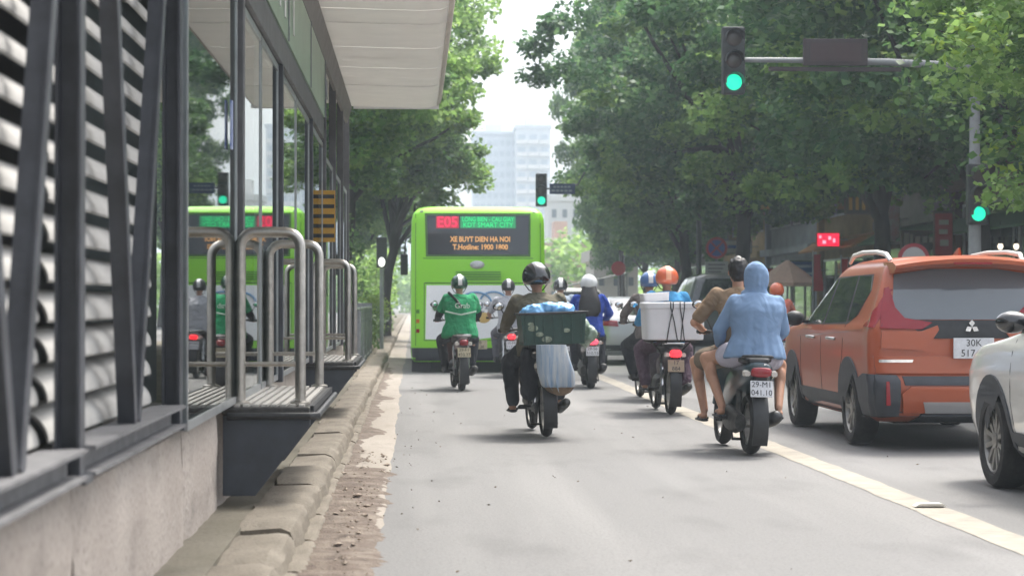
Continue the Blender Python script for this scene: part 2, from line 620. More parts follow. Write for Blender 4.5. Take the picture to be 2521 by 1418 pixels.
# H posts of the louvre wall
def hpost(y, z0=.76, z1=4.3, x=-1.075):
    mb = MB()
    hw, d = .040, .05
    mb.box(x + hw - .012, x + hw, y - d, y + d, z0, z1)
    mb.box(x - hw, x - hw + .012, y - d, y + d, z0, z1)
    mb.box(x - hw + .012, x + hw - .012, y - .006, y + .006, z0, z1)
    o = sp(mb, 'post', STEEL, ang=0)
    me = MB().box(x - .075, x + .062, y - .075, y + .075, z0 - .025, z0).box(x + .005, x + .035, y - .062, y - .058, z0, z0 + .09).mesh('base_plate', STEEL, 0)
    me.transform(Matrix.Translation((1.1, -4, -.15)))
    link('base_plate', me, o)
    return o
for y in (3.45, 6.42, 9.12):
    hpost(y)
def ibeam(y0, y1, z0=.752, z1=.848, x=-1.075):
    mb = MB()
    mb.box(x - .07, x + .07, y0, y1, z1 - .012, z1)
    mb.box(x - .07, x + .07, y0, y1, z0, z0 + .012)
    mb.box(x - .006, x + .006, y0, y1, z0 + .012, z1 - .012)
    return sp(mb, 'bottom_beam', mat('dusty grey steel', (.17, .17, .175), .6, col2=(.10, .10, .105), vscale=9), ang=0)
ibeam(.6, 3.37)
ibeam(3.53, 6.34)
ibeam(6.50, 9.04)
def brace(y0, z0, y1, z1, x=-1.075, w=.06):
    d = Vector((0, y1 - y0, z1 - z0))
    L = d.length
    a = math.atan2(d.y, d.z)
    M = T(x, y0, z0) @ Rx(-a)
    mb = MB()
    mb.box(-.028, .028, -w / 2, w / 2, 0, L, M)
    mb.box(.028, .038, -w * .62, w * .62, 0, L, M)
    return sp(mb, 'diagonal_brace', STEEL, ang=0)
brace(7.68, .848, 6.62, 4.25)
brace(7.77, .848, 9.05, 3.70)
brace(5.46, .848, 6.36, 3.35)
brace(5.36, .848, 4.1, 4.25)
brace(2.2, .848, 3.3, 3.6)
# curved louvres: every blade its own mesh object
LOUV = mat('white louvre blades', (.44, .43, .41), .9, spec=.15, col2=(.34, .33, .31), vscale=2.5)
def blade_mesh(L):
    prof = []
    n = 9
    for i in range(n + 1):
        a = (PI / 2) * i / n
        prof.append((-.125 + .125 * math.sin(a), .104 * math.cos(a)))
    inner = [(x - .006, z - .008) for x, z in reversed(prof)]
    poly = prof + inner
    return MB().prism(poly, 'y', 0, L).mesh('slat', LOUV, 40)
bays = [(.7, 3.38), (3.52, 6.33), (6.5, 9.03)]
for y0, y1 in bays:
    pan = bpy.data.objects.new('louvre_panel', None)
    COL.objects.link(pan)
    pan.parent = st
    pan.location = (-1.155 + 1.1, y0 - 4, .86 - .15)
    bm_ = blade_mesh(y1 - y0)
    for k in range(26):
        o = link('slat', bm_, pan)
        o.location = (random.uniform(-.002, .002), 0, k * .128)
        o.rotation_euler = (0, random.uniform(-.03, .03), 0)
# interior: added dark sheet standing in for shade behind louvres, ceiling, far side wall
DARKIN = mat('dark interior backing', (.035, .036, .04), .7, var=.3, vscale=3)
sp(MB().box(-1.62, -1.58, .5, 12.6, .7, 3.2), 'dark_backing', DARKIN, ang=0)
sp(MB().box(-5.2, -5.1, .5, 32, .7, 3.2), 'back_wall', mat('grey rear cladding', (.10, .105, .11), .6, var=.2), ang=0)
sp(MB().box(-5.3, -1.02, .5, 30.5, 4.28, 4.4), 'station_roof', ROOFW, ang=0)
# columns of the gate zone
for y, zt in ((11.9, 3.10), (15.45, 3.10), (17.6, 3.10), (20.0, 3.10), (23.0, 4.2), (25.9, 4.2), (28.6, 4.2), (31.2, 4.2)):
    if y == 17.6:
        continue
    mb = MB().box(-1.075, -.985, y - .05, y + .05, .70, zt)
    sp(mb, 'column', STEEL if y > 12 and y < 21 else mat('mid grey painted steel', (.10, .10, .105), .5, var=.3, vscale=5), ang=0, bev=.006)
# header beam, fascia with lettering strokes
sp(MB().box(-1.09, -.985, 9.5, 22.4, 3.10, 3.32), 'header_beam', mat('mid grey painted steel', (.10, .10, .105)), ang=0, bev=.005)
FASC = mat('glossy green sign glass', (.22, .33, .23), .35, var=.25, vscale=1.3, coat=.15)
fa = sp(MB().box(-1.06, -.972, 9.0, 22.3, 3.322, 3.95), 'fascia', FASC, ang=0, bev=.004)
for k in range(5):
    me = MB().box(-.970, -.963, 0, .05 + .05 * (k % 3), 3.45, 3.45 + .30 + .05 * (k % 2)).mesh('lettering', WHITEP, 0)
    me.transform(Matrix.Translation((1.1, 14.2 + k * .55 - 4, -.15)))
    link('lettering', me, fa)
for y in (9.0, 12.4, 15.8, 19.2, 22.3):
    me = MB().box(-.969, -.960, y - .012, y + .012, 3.322, 3.95).mesh('joint_strip', GALV, 0)
    me.transform(Matrix.Translation((1.1, -4, -.15)))
    link('joint_strip', me, fa)
sp(MB().box(-1.06, -.95, 22.35, 22.62, 3.55, 3.75), 'junction_box', GALV, ang=0, bev=.01)
# canopy: panels with a rolled outer lip
LIP = mat('beige canopy edge', (.46, .41, .35), .5, var=.2, vscale=3)
can = bpy.data.objects.new('canopy', None)
COL.objects.link(can)
can.parent = st
can.location = (0, 0, 0)
def cpan(y0, y1, k):
    # underside drops gently to the outside, outer edge curls up
    out = [(-.93, 4.23), (-.4, 4.215), (.1, 4.205), (.27, 4.215), (.345, 4.25)]
    inn = [(.345, 4.27), (.26, 4.24), (-.93, 4.26)]
    dz = random.uniform(-.004, .004)
    return MB().prism([(x, z + dz) for x, z in out + inn], 'y', y0, y1).mesh('canopy_panel', CANM, 25)
y = 8.0
k = 0
while y < 30.4:
    me = cpan(y + .014, min(y + 1.02, 30.5) - .014, k)
    me.transform(Matrix.Translation((1.1, -4, -.15)))
    link('canopy_panel', me, can)
    y += 1.02
    k += 1
me = MB().prism([(.352, 4.24), (.40, 4.29), (.425, 4.37), (.425, 4.50), (.40, 4.50), (.39, 4.38), (.35, 4.30)], 'y', 8, 30.52).mesh('canopy_lip', LIP, 30)
me.transform(Matrix.Translation((1.1, -4, -.15)))
link('canopy_lip', me, can)
for k in range(8):
    me = MB().box(-1.0, .39, 9.0 + k * 3.06, 9.06 + k * 3.06, 4.28, 4.36).mesh('purlin', GALV, 0)
    me.transform(Matrix.Translation((1.1, -4, -.15)))
    link('purlin', me, can)
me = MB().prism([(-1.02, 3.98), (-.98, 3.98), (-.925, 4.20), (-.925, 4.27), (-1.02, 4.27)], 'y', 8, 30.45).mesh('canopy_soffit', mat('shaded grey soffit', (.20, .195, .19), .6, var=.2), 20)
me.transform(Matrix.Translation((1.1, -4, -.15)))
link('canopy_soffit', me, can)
me = MB().box(-.9, .38, 30.5, 30.53, 4.2, 4.5).mesh('canopy_end', ROOFW, 0)
me.transform(Matrix.Translation((1.1, -4, -.15)))
link('canopy_end', me, can)
# glass panes (sliding doors and screens)
FR = mat('pale aluminium frame', (.42, .44, .45), .35, .7, var=.2)
def pane(y0, y1, z0, z1, x=-1.03):
    o = sp(MB().box(x - .005, x + .005, y0, y1, z0, z1), 'glass_panel', PANE, ang=0)
    mb = MB()
    for a, b in ((y0, y0 + .035), (y1 - .035, y1)):
        mb.box(x - .018, x + .012, a, b, z0, z1)
    mb.box(x - .018, x + .012, y0 + .035, y1 - .035, z0, z0 + .04)
    mb.box(x - .018, x + .012, y0 + .035, y1 - .035, z1 - .05, z1)
    me = mb.mesh('pane_frame', FR, 0)
    me.transform(Matrix.Translation((1.1, -4, -.15)))
    link('pane_frame', me, o)
    return o
for a, b in ((9.22, 11.82), (11.98, 13.65), (13.70, 15.38), (15.52, 17.7), (17.75, 19.93), (20.08, 22.9)):
    pane(a, b, .72, 3.09)
pane(23.1, 25.8, .72, 3.0)
pane(26.0, 28.5, .72, 3.0)
pane(28.7, 31.1, .72, 3.0)
# small blue notice on the glass frame
sp(MB().box(-1.015, -1.005, 11.3, 11.38, 2.15, 2.42), 'blue_notice', mat('blue notice', (.05, .10, .35), .4, col2=(.5, .55, .7), vscale=30), ang=0)

# boarding plates on wedge brackets, each its own thing
CHK = mat('ribbed aluminium tread', (.46, .44, .41), .5, .3, var=.25, vscale=12)
NAVY = mat('blue-grey bracket paint', (.042, .050, .064), .5, var=.25, vscale=6, bump=.05)
def boarding(y0, y1, label):
    t = thing('boarding_plate', label, 'boarding plate', (-1.09, y0, .15), group='boarding plates of the station')
    MB().box(.0, .50, 0, y1 - y0, .51, .555).build('plate_deck', DARKMETAL, t, ang=0, bev=.01)
    rib = MB().box(0, .032, .03, y1 - y0 - .03, 0, .012).mesh('tread_rib', CHK, 0)
    for k in range(9):
        link('tread_rib', rib, t, loc=(.012 + k * .053, 0, .5555))
    MB().box(.50, .522, .04, y1 - y0 - .04, .52, .56).build('edge_strip', BLACK, t, ang=0)
    for yy in (.02, y1 - y0 - .10):
        MB().prism([(.005, .05), (.19, .05), (.50, .45), (.50, .508), (.005, .508)], 'y', yy, yy + .06).build('wedge_bracket', NAVY, t, ang=0, bev=.004)
    MB().tube([(.03, -.01, .505), (.50, -.01, .505), (.54, .04, .505), (.54, y1 - y0, .505)], .02, 8).build('rubber_edge', BLACK, t)
    return t
boarding(11.62, 14.3, 'ribbed metal boarding plate on a blue-grey wedge bracket at the near gate')
boarding(20.2, 22.7, 'ribbed metal boarding plate at the far gate of the station')
# stainless hoop railings
def hoop(y, label, z0=.715, h=.99, x0=-.998, x1=-.652, rr=.031, yd=0.0):
    t = thing('hoop_railing', label, 'railing', (0, y, z0), group='stainless hoop railings at the gates')
    q = .085
    pts = [(x0, 0, 0), (x0, 0, h - q)]
    pts += [(x0 + q - q * math.cos(a), 0, h - q + q * math.sin(a)) for a in np.linspace(.25, PI / 2, 5)]
    pts += [(x1 - q + q * math.sin(a), 0, h - q + q * math.cos(a)) for a in np.linspace(0, PI / 2 - .25, 5)]
    pts += [(x1, 0, h - q), (x1, 0, 0)]
    MB().tube(pts, rr, 14).build('hoop', INOX, t, ang=60)
    MB().tube([(x0, 0, .23), (x1, 0, .23)], .014, 8).build('mid_rail', INOX, t)
    for x in (x0, x1):
        MB().lathe([(.058, 0), (.058, .012), (.036, .02)], T(x, 0, 0), 16).build('foot_flange', INOX, t)
    return t
hoop(11.78, 'polished steel hoop railing standing at the front of the near boarding plate')
hoop(14.15, 'steel hoop railing at the back of the near boarding plate')
hoop(20.35, 'steel hoop railing at the front of the far boarding plate')
hoop(22.55, 'steel hoop railing at the back of the far boarding plate')
# hazard board
t = thing('hazard_board', 'yellow and black striped hazard board on a station column', 'sign', (-.965, 22.93, 1.98))
MB().box(-.075, .085, -.02, 0, 0, .58).build('board', mat('ochre board', (.50, .27, .03), .5, var=.2, vscale=9), t, ang=0, bev=.004)
sm = MB().box(-.065, .075, -.026, -.0205, -.022, .022).mesh('stripe', BLACK, 0)
for k in range(5):
    link('stripe', sm, t, loc=(0, 0, .07 + k * .11))
# railing fence beyond the station
t = thing('bar_fence', 'low grey bar fence on the kerb beyond the station', 'fence', (-.97, 31.6, .15))
bar = MB().tube([(0, 0, .05), (0, 0, 1.05)], .011, 6).mesh('bar', GALV)
for k in range(100):
    link('bar', bar, t, loc=(0, .1 + k * .145, 0))
for z in (.08, 1.05):
    MB().box(-.02, .02, 0, 14.7, z - .02, z + .02).build('rail', GALV, t, ang=0)
for k in range(7):
    MB().box(-.03, .03, k * 2.44 - .03, k * 2.44 + .03, 0, 1.14).build('post', GALV, t, ang=0)
# ================================================================== VEHICLES
def outline(z, yr, yf, w, rr=.22, rf=.35, br=.05, bf=.12, sb=.02):
    rr = min(rr, w * .9)
    rf = min(rf, w * .9)
    pts = []
    def side_x(y):
        u = (y - (yr + yf) / 2) / max((yf - yr) / 2, .01)
        return w * (1 - sb * u * u)
    for x in np.linspace(-(w - rr), w - rr, 11):
        pts.append((x, yr - br * (1 - (x / w) ** 2)))
    y0 = pts[-1][1]
    for a in np.linspace(0, PI / 2, 7)[1:-1]:
        pts.append((w - rr + rr * math.sin(a), y0 + rr - rr * math.cos(a)))
    for y in np.linspace(y0 + rr, yf - rf, 17):
        pts.append((side_x(y), y))
    xe, ye = pts[-1]
    for a in np.linspace(0, PI / 2, 7)[1:-1]:
        pts.append((xe - rf + rf * math.cos(a), ye + rf * math.sin(a)))
    right = pts[11:]
    for x in np.linspace(xe - rf, -(xe - rf), 11):
        pts.append((x, yf + bf * (1 - (x / (xe - rf + .01)) ** 2) * .6))
    for p in reversed(right):
        pts.append((-p[0], p[1]))
    return [Vector((x, y, z)) for x, y in pts]

def body_mesh(name, prof, m, sub=2, **kw):
    keys = []
    for i in range(len(prof) - 1):
        a, b = prof[i], prof[i + 1]
        for k in range(sub):
            u = k / sub
            keys.append(tuple(p * (1 - u) + q * u for p, q in zip(a, b)))
    keys.append(prof[-1])
    rings = [outline(*k, **kw) for k in keys]
    mb = MB().loft(rings)
    return mb.mesh(name, m, 50)

def bvh_of(me):
    return BVHTree.FromPolygons([v.co.copy() for v in me.vertices], [tuple(p.vertices) for p in me.polygons])

def well_cut(o, cyls, darkm):
    """cut wheel wells; cyls: (y, z, radius, x_inner)"""
    cut = MB()
    for (y, z, r, xi) in cyls:
        for s in (-1, 1):
            a, b = sorted((s * xi, s * 1.6))
            n = 28
            cut.loft([[Vector((x, y + r * math.cos(2 * PI * k / n), z + r * math.sin(2 * PI * k / n))) for k in range(n)] for x in (a, b)])
    cm = cut.mesh('cutter', None, 0)
    co = bpy.data.objects.new('cutter', cm)
    COL.objects.link(co)
    md = o.modifiers.new('b', 'BOOLEAN')
    md.operation = 'DIFFERENCE'
    md.object = co
    md.solver = 'EXACT'
    par = o.parent
    o.parent = None
    bpy.context.view_layer.update()
    dg = bpy.context.evaluated_depsgraph_get()
    me = bpy.data.meshes.new_from_object(o.evaluated_get(dg))
    o.modifiers.clear()
    o.data = me
    o.parent = par
    bpy.data.objects.remove(co)
    while len(me.materials) < 1:
        me.materials.append(None)
    if len(me.materials) < 2:
        me.materials.append(darkm)
    else:
        me.materials[1] = darkm
    for p in me.polygons:
        c = p.center
        for (y, z, r, xi) in cyls:
            d = math.hypot(c.y - y, c.z - z)
            if d < r * 1.005 and (abs(p.normal.x) < .25 or abs(abs(c.x) - xi) < .01) and d < r * 1.005 and abs(c.x) >= xi - .01:
                if abs(p.normal.x) > .6 and abs(abs(c.x) - xi) > .02:
                    continue
                p.material_index = 1
    me.set_sharp_from_angle(angle=R(40))

def patch(name, bvh, poly, axis, m, parent, off=.004, thick=.02, grid=.05, label=None):
    bm = bmesh.new()
    vs = [bm.verts.new((u, v, 0)) for u, v in poly]
    f = bm.faces.new(vs)
    bmesh.ops.triangulate(bm, faces=[f])
    us = [p[0] for p in poly]
    vv = [p[1] for p in poly]
    def cuts(lo, hi, idx):
        k = math.ceil(lo / grid)
        while k * grid < hi:
            co = [0, 0, 0]
            co[idx] = k * grid
            no = [0, 0, 0]
            no[idx] = 1
            bmesh.ops.bisect_plane(bm, geom=bm.verts[:] + bm.edges[:] + bm.faces[:], dist=1e-5, plane_co=co, plane_no=no)
            k += 1
    cuts(min(us), max(us), 0)
    cuts(min(vv), max(vv), 1)
    if axis == 'rear':
        O, D = (lambda u, v: Vector((u, -6, v))), Vector((0, 1, 0))
    elif axis == 'front':
        O, D = (lambda u, v: Vector((u, 30, v))), Vector((0, -1, 0))
    elif axis == 'left':
        O, D = (lambda u, v: Vector((-6, u, v))), Vector((1, 0, 0))
    elif axis == 'right':
        O, D = (lambda u, v: Vector((6, u, v))), Vector((-1, 0, 0))
    else:
        O, D = (lambda u, v: Vector((u, v, 9))), Vector((0, 0, -1))
    bm.verts.ensure_lookup_table()
    out, inn = [], []
    for v in bm.verts:
        o_ = O(v.co.x, v.co.y)
        h = bvh.ray_cast(o_, D)
        if h[0] is None:
            h = bvh.find_nearest(o_ + D * 6)
        out.append(h[0] - D * off)
        inn.append(h[0] + D * thick)
    n = len(out)
    fs = []
    bm.verts.index_update()
    for fc in bm.faces:
        ids = [v.index for v in fc.verts]
        fs.append(tuple(ids))
        fs.append(tuple(i + n for i in reversed(ids)))
    for e in bm.edges:
        if len(e.link_faces) == 1:
            a, b = e.verts[0].index, e.verts[1].index
            fs.append((a, b, b + n, a + n))
    bm.free()
    o = MB().add(out + inn, fs).build(name, m, parent, ang=40)
    if label:
        o['label'] = label
    return o

def seam(bvh, pts, axis, parent, w=.007, m=None, name='seam'):
    """thin dark panel gap following the body"""
    for a, b in zip(pts[:-1], pts[1:]):
        d = Vector((b[0] - a[0], b[1] - a[1]))
        nrm = Vector((-d.y, d.x)).normalized() * w / 2
        poly = [(a[0] + nrm.x, a[1] + nrm.y), (a[0] - nrm.x, a[1] - nrm.y), (b[0] - nrm.x, b[1] - nrm.y), (b[0] + nrm.x, b[1] + nrm.y)]
        patch(name, bvh, poly, axis, m or BLACK, parent, .0025, .004, .12)

def arch(cy, cz, r0, r1, a0=-12, a1=192, n=18):
    A = [R(a0 + (a1 - a0) * i / n) for i in range(n + 1)]
    return [(cy + r1 * math.cos(a), cz + r1 * math.sin(a)) for a in A] + [(cy + r0 * math.cos(a), cz + r0 * math.sin(a)) for a in reversed(A)]

def car_wheel(parent, x, y, r=.33, w=.21, side=-1, spokes=5, rimm=None, dark=None, steer=0):
    """side -1: outer face looks towards -x"""
    rimm = rimm or ALLOY
    M = Ry(PI / 2 * (1 if side > 0 else -1)) @ Matrix.Identity(4)      # local Z -> outward
    ri = r * .70
    wo = bpy.data.objects.new('wheel', None)
    COL.objects.link(wo)
    wo.parent = parent
    wo.location = (x, y, r)
    wo.rotation_euler = (0, 0, steer)
    h = w / 2
    MB().lathe([(ri, -h), (r * .93, -h), (r * .985, -h * .75), (r, -h * .4), (r, h * .4), (r * .985, h * .75), (r * .93, h), (ri + .012, h), (ri, h * .8)], M, 36, close=True).build('tyre', RUBBER, wo, ang=30)
    rim = MB()
    rim.lathe([(ri, -h * .9), (ri, h * .82), (ri * .95, h * .86), (ri * .90, h * .6), (ri * .88, -h * .9)], M, 36, close=True)
    for k in range(spokes):
        a = 2 * PI * k / spokes
        for da, wd in ((-.17, .030), (.17, .030)):
            MM = M @ Rz(a)
            p0 = Vector((math.cos(da * .3) * .03, math.sin(da * .3) * .03, h * .62))
            p1 = Vector((math.cos(da * 1.6) * ri * .93, math.sin(da * 1.6) * ri * .93, h * .72))
            d = (p1 - p0).normalized()
            u = d.cross(Vector((0, 0, 1))).normalized() * wd / 2
            zz = Vector((0, 0, .02))
            vs = [p0 - u, p0 + u, p1 + u * 1.3, p1 - u * 1.3]
            rim.add([MM @ (q - zz) for q in vs] + [MM @ (q + zz * .3) for q in vs],
                    [(3, 2, 1, 0), (4, 5, 6, 7), (0, 1, 5, 4), (1, 2, 6, 5), (2, 3, 7, 6), (3, 0, 4, 7)])
    rim.lathe([(.0, h * .5), (.055, h * .5), (.055, h * .78), (.03, h * .84), (0.001, h * .84)], M, 16)
    rim.build('rim', rimm, wo, ang=30)
    MB().lathe([(0.001, h * .1), (ri * .9, h * .1), (ri * .9, -h * .5), (.001, -h * .5)], M, 24).build('brake_disc', dark or DARKMETAL, wo, ang=30)
    return wo

def plate_obj(parent, loc, w, h, lines, m=PLATE, tilt=0, size=None):
    p = MB().box(-w / 2, w / 2, -.006, .006, -h / 2, h / 2).build('number_plate', m, parent, ang=0, bev=.004, loc=loc, rot=(tilt, 0, 0))
    n = len(lines)
    for i, s in enumerate(lines):
        text('plate_lettering', s, size or h / n * .95, INK, p, (0, -.0075, h / 2 - h * (i + .5) / n), ext=.0008)
    return p

GLASS = mat('dark car glass', (.02, .024, .027), .04, coat=.6, spec=.8)
REARGLASS = mat('rear glass with painted sky reflection', (.12, .138, .155), .06, coat=.5, spec=.8)  # base greyed to paint in a sky reflection
CLAD = mat('dark grey cladding plastic', (.045, .050, .060), .6, var=.2, vscale=10)
SILV = mat('silver trim', (.46, .46, .47), .3, .7)
WELL = mat('wheel well lining', (.012, .012, .012), .9)

# ---------------- orange crossover
OR = mat('burnt orange metallic paint', (.37, .086, .037), .36, 0, coat=.4, spec=.3)
OR.node_tree.nodes['Principled BSDF'].inputs['Coat Roughness'].default_value = .16
suv = thing('orange_car', 'burnt orange crossover with silver roof rails in the lane right of the cream line', 'car', (4.90, 17.62, 0))
P = [(.24, .30, 4.25, .76), (.30, .08, 4.42, .85), (.42, .02, 4.48, .885), (.55, 0, 4.5, .895), (.62, .015, 4.5, .90), (.67, .055, 4.5, .90),
     (.85, .065, 4.46, .905), (1.0, .075, 4.38, .90), (1.04, .08, 4.20, .893), (1.09, .09, 3.6, .875), (1.12, .10, 3.42, .86),
     (1.30, .17, 3.08, .80), (1.48, .25, 2.72, .735), (1.58, .30, 2.50, .70), (1.64, .32, 2.32, .665), (1.685, .36, 2.1, .60), (1.71, .44, 1.9, .48), (1.72, .6, 1.7, .3)]
me = body_mesh('car_body', P, OR, rr=.15)
B = bvh_of(me)
body = link('car_body', me, suv)
well_cut(body, [(.93, .33, .385, .55), (3.70, .33, .385, .55)], WELL)
for y in (.93, 3.70):
    for s in (-1, 1):
        car_wheel(suv, s * .785, y, .335, .215, s)
# rear end
patch('rear_window', B, [(-.70, 1.20), (-.66, 1.36), (-.63, 1.55), (-.3, 1.60), (.3, 1.60), (.63, 1.55), (.66, 1.36), (.70, 1.20), (.62, 1.15), (-.62, 1.15)], 'rear', REARGLASS, suv, .006)
patch('tailgate_garnish', B, [(-.62, 1.145), (.62, 1.145), (.50, 1.07), (.40, .985), (-.40, .985), (-.50, 1.07)], 'rear', BLACK, suv, .010)
for s in (-1, 1):
    pts = [(-.72, 1.43), (-.685, 1.44), (-.655, 1.26), (-.58, 1.165), (-.34, 1.125), (-.44, 1.065), (-.80, 1.075), (-.78, 1.20)]
    patch('tail_light', B, [(s * -x, z) for x, z in pts] if s > 0 else pts, 'rear', REDLENS, suv, .020, .03, .04)
    patch('light_strip', B, [(s * abs(x), z) for x, z in [(-.79, 1.085), (-.45, 1.072), (-.50, 1.10), (-.78, 1.12)]], 'rear', mat('dark smoked lens', (.10, .01, .015), .12, coat=.6), suv, .019, .02, .06)
    # side return of the lamp
    patch('tail_light_side', B, [(.12, 1.08), (.42, 1.09), (.30, 1.14), (.20, 1.26), (.22, 1.42), (.16, 1.40)], 'left' if s < 0 else 'right', REDLENS, suv, .016, .03, .03)
    # orange kink strakes under the lamps
    patch('tailgate_strake', B, [(s * abs(x), z) for x, z in [(-.79, 1.05), (-.44, 1.05), (-.30, 1.10), (-.29, 1.06), (-.42, .88), (-.80, .90)]], 'rear', OR, suv, .028, .03, .04)
    patch('bumper_corner', B, [(s * abs(x), z) for x, z in [(-.855, .665), (-.67, .665), (-.645, .62), (-.645, .30), (-.82, .28), (-.86, .40)]], 'rear', CLAD, suv, .034, .12, .025)
    patch('bumper_side', B, [(.035, .29), (.52, .29), (.52, .62), (.32, .67), (.035, .67)], 'left' if s < 0 else 'right', CLAD, suv, .02, .05, .03)
    MB().prism([(s * .775, .40), (s * .735, .40), (s * .745, .61), (s * .775, .61)], 'y', -.06, .05).build('reflector', REDLENS, suv, ang=0, bev=.004)
    patch('lower_bumper', B, [(s * abs(x), z) for x, z in [(-.635, .50), (-.61, .33), (-.44, .33), (-.44, .435), (.0, .435), (.0, .565), (-.56, .565)]], 'rear', OR, suv, .045, .05, .05)
patch('bumper_band', B, [(-.60, .575), (.60, .575), (.62, .655), (-.62, .655)], 'rear', CLAD, suv, .012)
patch('tailgate_lip', B, [(-.84, .68), (.84, .68), (.86, .83), (-.86, .83)], 'rear', OR, suv, .022, .02)
patch('skid_plate', B, [(-.42, .33), (.42, .33), (.45, .43), (-.45, .43)], 'rear', SILV, suv, .055, .03)
patch('skid_dark', B, [(-.50, .24), (.50, .24), (.45, .325), (-.45, .325)], 'rear', CLAD, suv, .05, .03)
for s in (-1, 1):
    patch('lettering_strip', B, [(s * .82, .80), (s * .52, .80), (s * .53, .775), (s * .82, .775)], 'rear', mat('bright chrome lettering', (.7, .68, .66), .2, .8), suv, .026, .004) if s < 0 else None
# three-lozenge emblem
em = bpy.data.objects.new('emblem', None)
COL.objects.link(em)
em.parent = suv
em.location = (0, .012, 1.085)
loz = MB().prism([(0, 0), (.026, .034), (0, .068), (-.026, .034)], 'y', -.012, .004).mesh('lozenge', CHROME, 0)
for a in (0, 120, 240):
    link('lozenge', loz, em, rot=(0, R(a), 0))
plate_obj(suv, (.0, -.05, .90), .36, .18, ['30K', '517.82'], PLATE)
MB().tube([(.06, .14, 1.22), (.45, .15, 1.235)], .016, 8).build('rear_wiper', BLACK, suv)
# spoiler
rings = []
for x in np.linspace(-.66, .66, 13):
    u = abs(x) / .66
    zt = 1.715 - .06 * u ** 2
    yb = -.03 + .09 * u ** 3
    rings.append([Vector((x, .55, zt + .005)), Vector((x, .20, zt + .005)), Vector((x, yb, zt - .03)), Vector((x, yb + .01, zt - .055 - .02 * (1 - u))), Vector((x, .16, zt - .10)), Vector((x, .45, zt - .09))])
MB().loft(rings).build('spoiler', OR, suv, ang=35)
MB().box(-.17, .17, -.036, -.02, 1.635, 1.652).build('brake_lamp', REDLENS, suv, ang=0)
MB().loft([[Vector((x, y, z)) for x, y, z in ((-.02, .42, 1.715), (.02, .42, 1.715), (.02, .62, 1.715), (-.02, .62, 1.715))], [Vector((x, y, z)) for x, y, z in ((-.004, .40, 1.79), (.004, .40, 1.79), (.004, .45, 1.79), (-.004, .45, 1.79))]]).build('antenna_fin', OR, suv, ang=40)
for s in (-1, 1):
    pts = [(s * .60, .50, 1.675), (s * .615, .62, 1.735), (s * .61, 1.0, 1.765), (s * .60, 1.6, 1.775), (s * .585, 2.1, 1.755), (s * .575, 2.32, 1.69)]
    MB().tube(pts, [.018, .024, .022, .022, .022, .016], 10, sx=1).build('roof_rail', mat('pale silver roof rail', (.72, .70, .66), .4, .2), suv)
    ax = 'left' if s < 0 else 'right'
    patch('window_surround', B, [(.80, 1.19), (1.12, 1.10), (3.34, 1.075), (3.05, 1.29), (2.74, 1.48), (2.2, 1.55), (.72, 1.56), (.60, 1.41)], ax, BLACK, suv, .002, .01)
    patch('side_window', B, [(2.22, 1.10), (3.28, 1.10), (3.02, 1.28), (2.72, 1.46), (2.20, 1.53)], ax, GLASS, suv, .004)
    patch('side_window', B, [(1.20, 1.12), (2.14, 1.10), (2.12, 1.53), (1.32, 1.55)], ax, GLASS, suv, .004)
    patch('quarter_window', B, [(.62, 1.40), (.86, 1.17), (1.12, 1.13), (1.24, 1.55), (.75, 1.54)], ax, GLASS, suv, .004)
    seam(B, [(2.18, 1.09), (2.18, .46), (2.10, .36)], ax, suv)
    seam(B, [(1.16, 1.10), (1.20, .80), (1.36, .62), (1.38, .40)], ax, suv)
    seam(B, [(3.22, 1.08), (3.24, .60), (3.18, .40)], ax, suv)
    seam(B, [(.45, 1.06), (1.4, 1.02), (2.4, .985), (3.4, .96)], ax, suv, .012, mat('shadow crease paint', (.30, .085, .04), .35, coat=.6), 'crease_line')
    for y in (1.62, 2.60):
        MB().tube([(s * .905, y - .11, .955), (s * .945, y - .07, .962), (s * .945, y + .07, .962), (s * .905, y + .11, .955)], .014, 8).build('door_handle', SILV, suv)
    for cy in (.93, 3.70):
        patch('arch_cladding', B, arch(cy, .335, .388, .47), ax, CLAD, suv, .014, .02, .08)
    patch('sill_cladding', B, [(1.36, .27), (3.26, .27), (3.28, .45), (1.34, .45)], ax, CLAD, suv, .012, .02, .12)
    MB().ell((s * 1.0, 3.02, 1.14), (.105, .07, .078)).build('door_mirror', BLACK, suv)
    MB().box(min(s * .84, s * .95), max(s * .84, s * .95), 3.0, 3.06, 1.09, 1.12).build('mirror_arm', BLACK, suv, ang=0)
patch('windscreen', B, [(-.66, 2.72), (.66, 2.72), (.78, 3.38), (-.78, 3.38)], 'top', GLASS, suv, .004)
MB().lathe([(.001, 0), (.09, 0), (.09, .62), (.001, .62)], T(.31, .45, .30) @ Ry(PI / 2), 14).build('muffler', DARKMETAL, suv)
MB().box(-.6, .6, .4, 4.0, .22, .30).build('underbody', WELL, suv, ang=0)

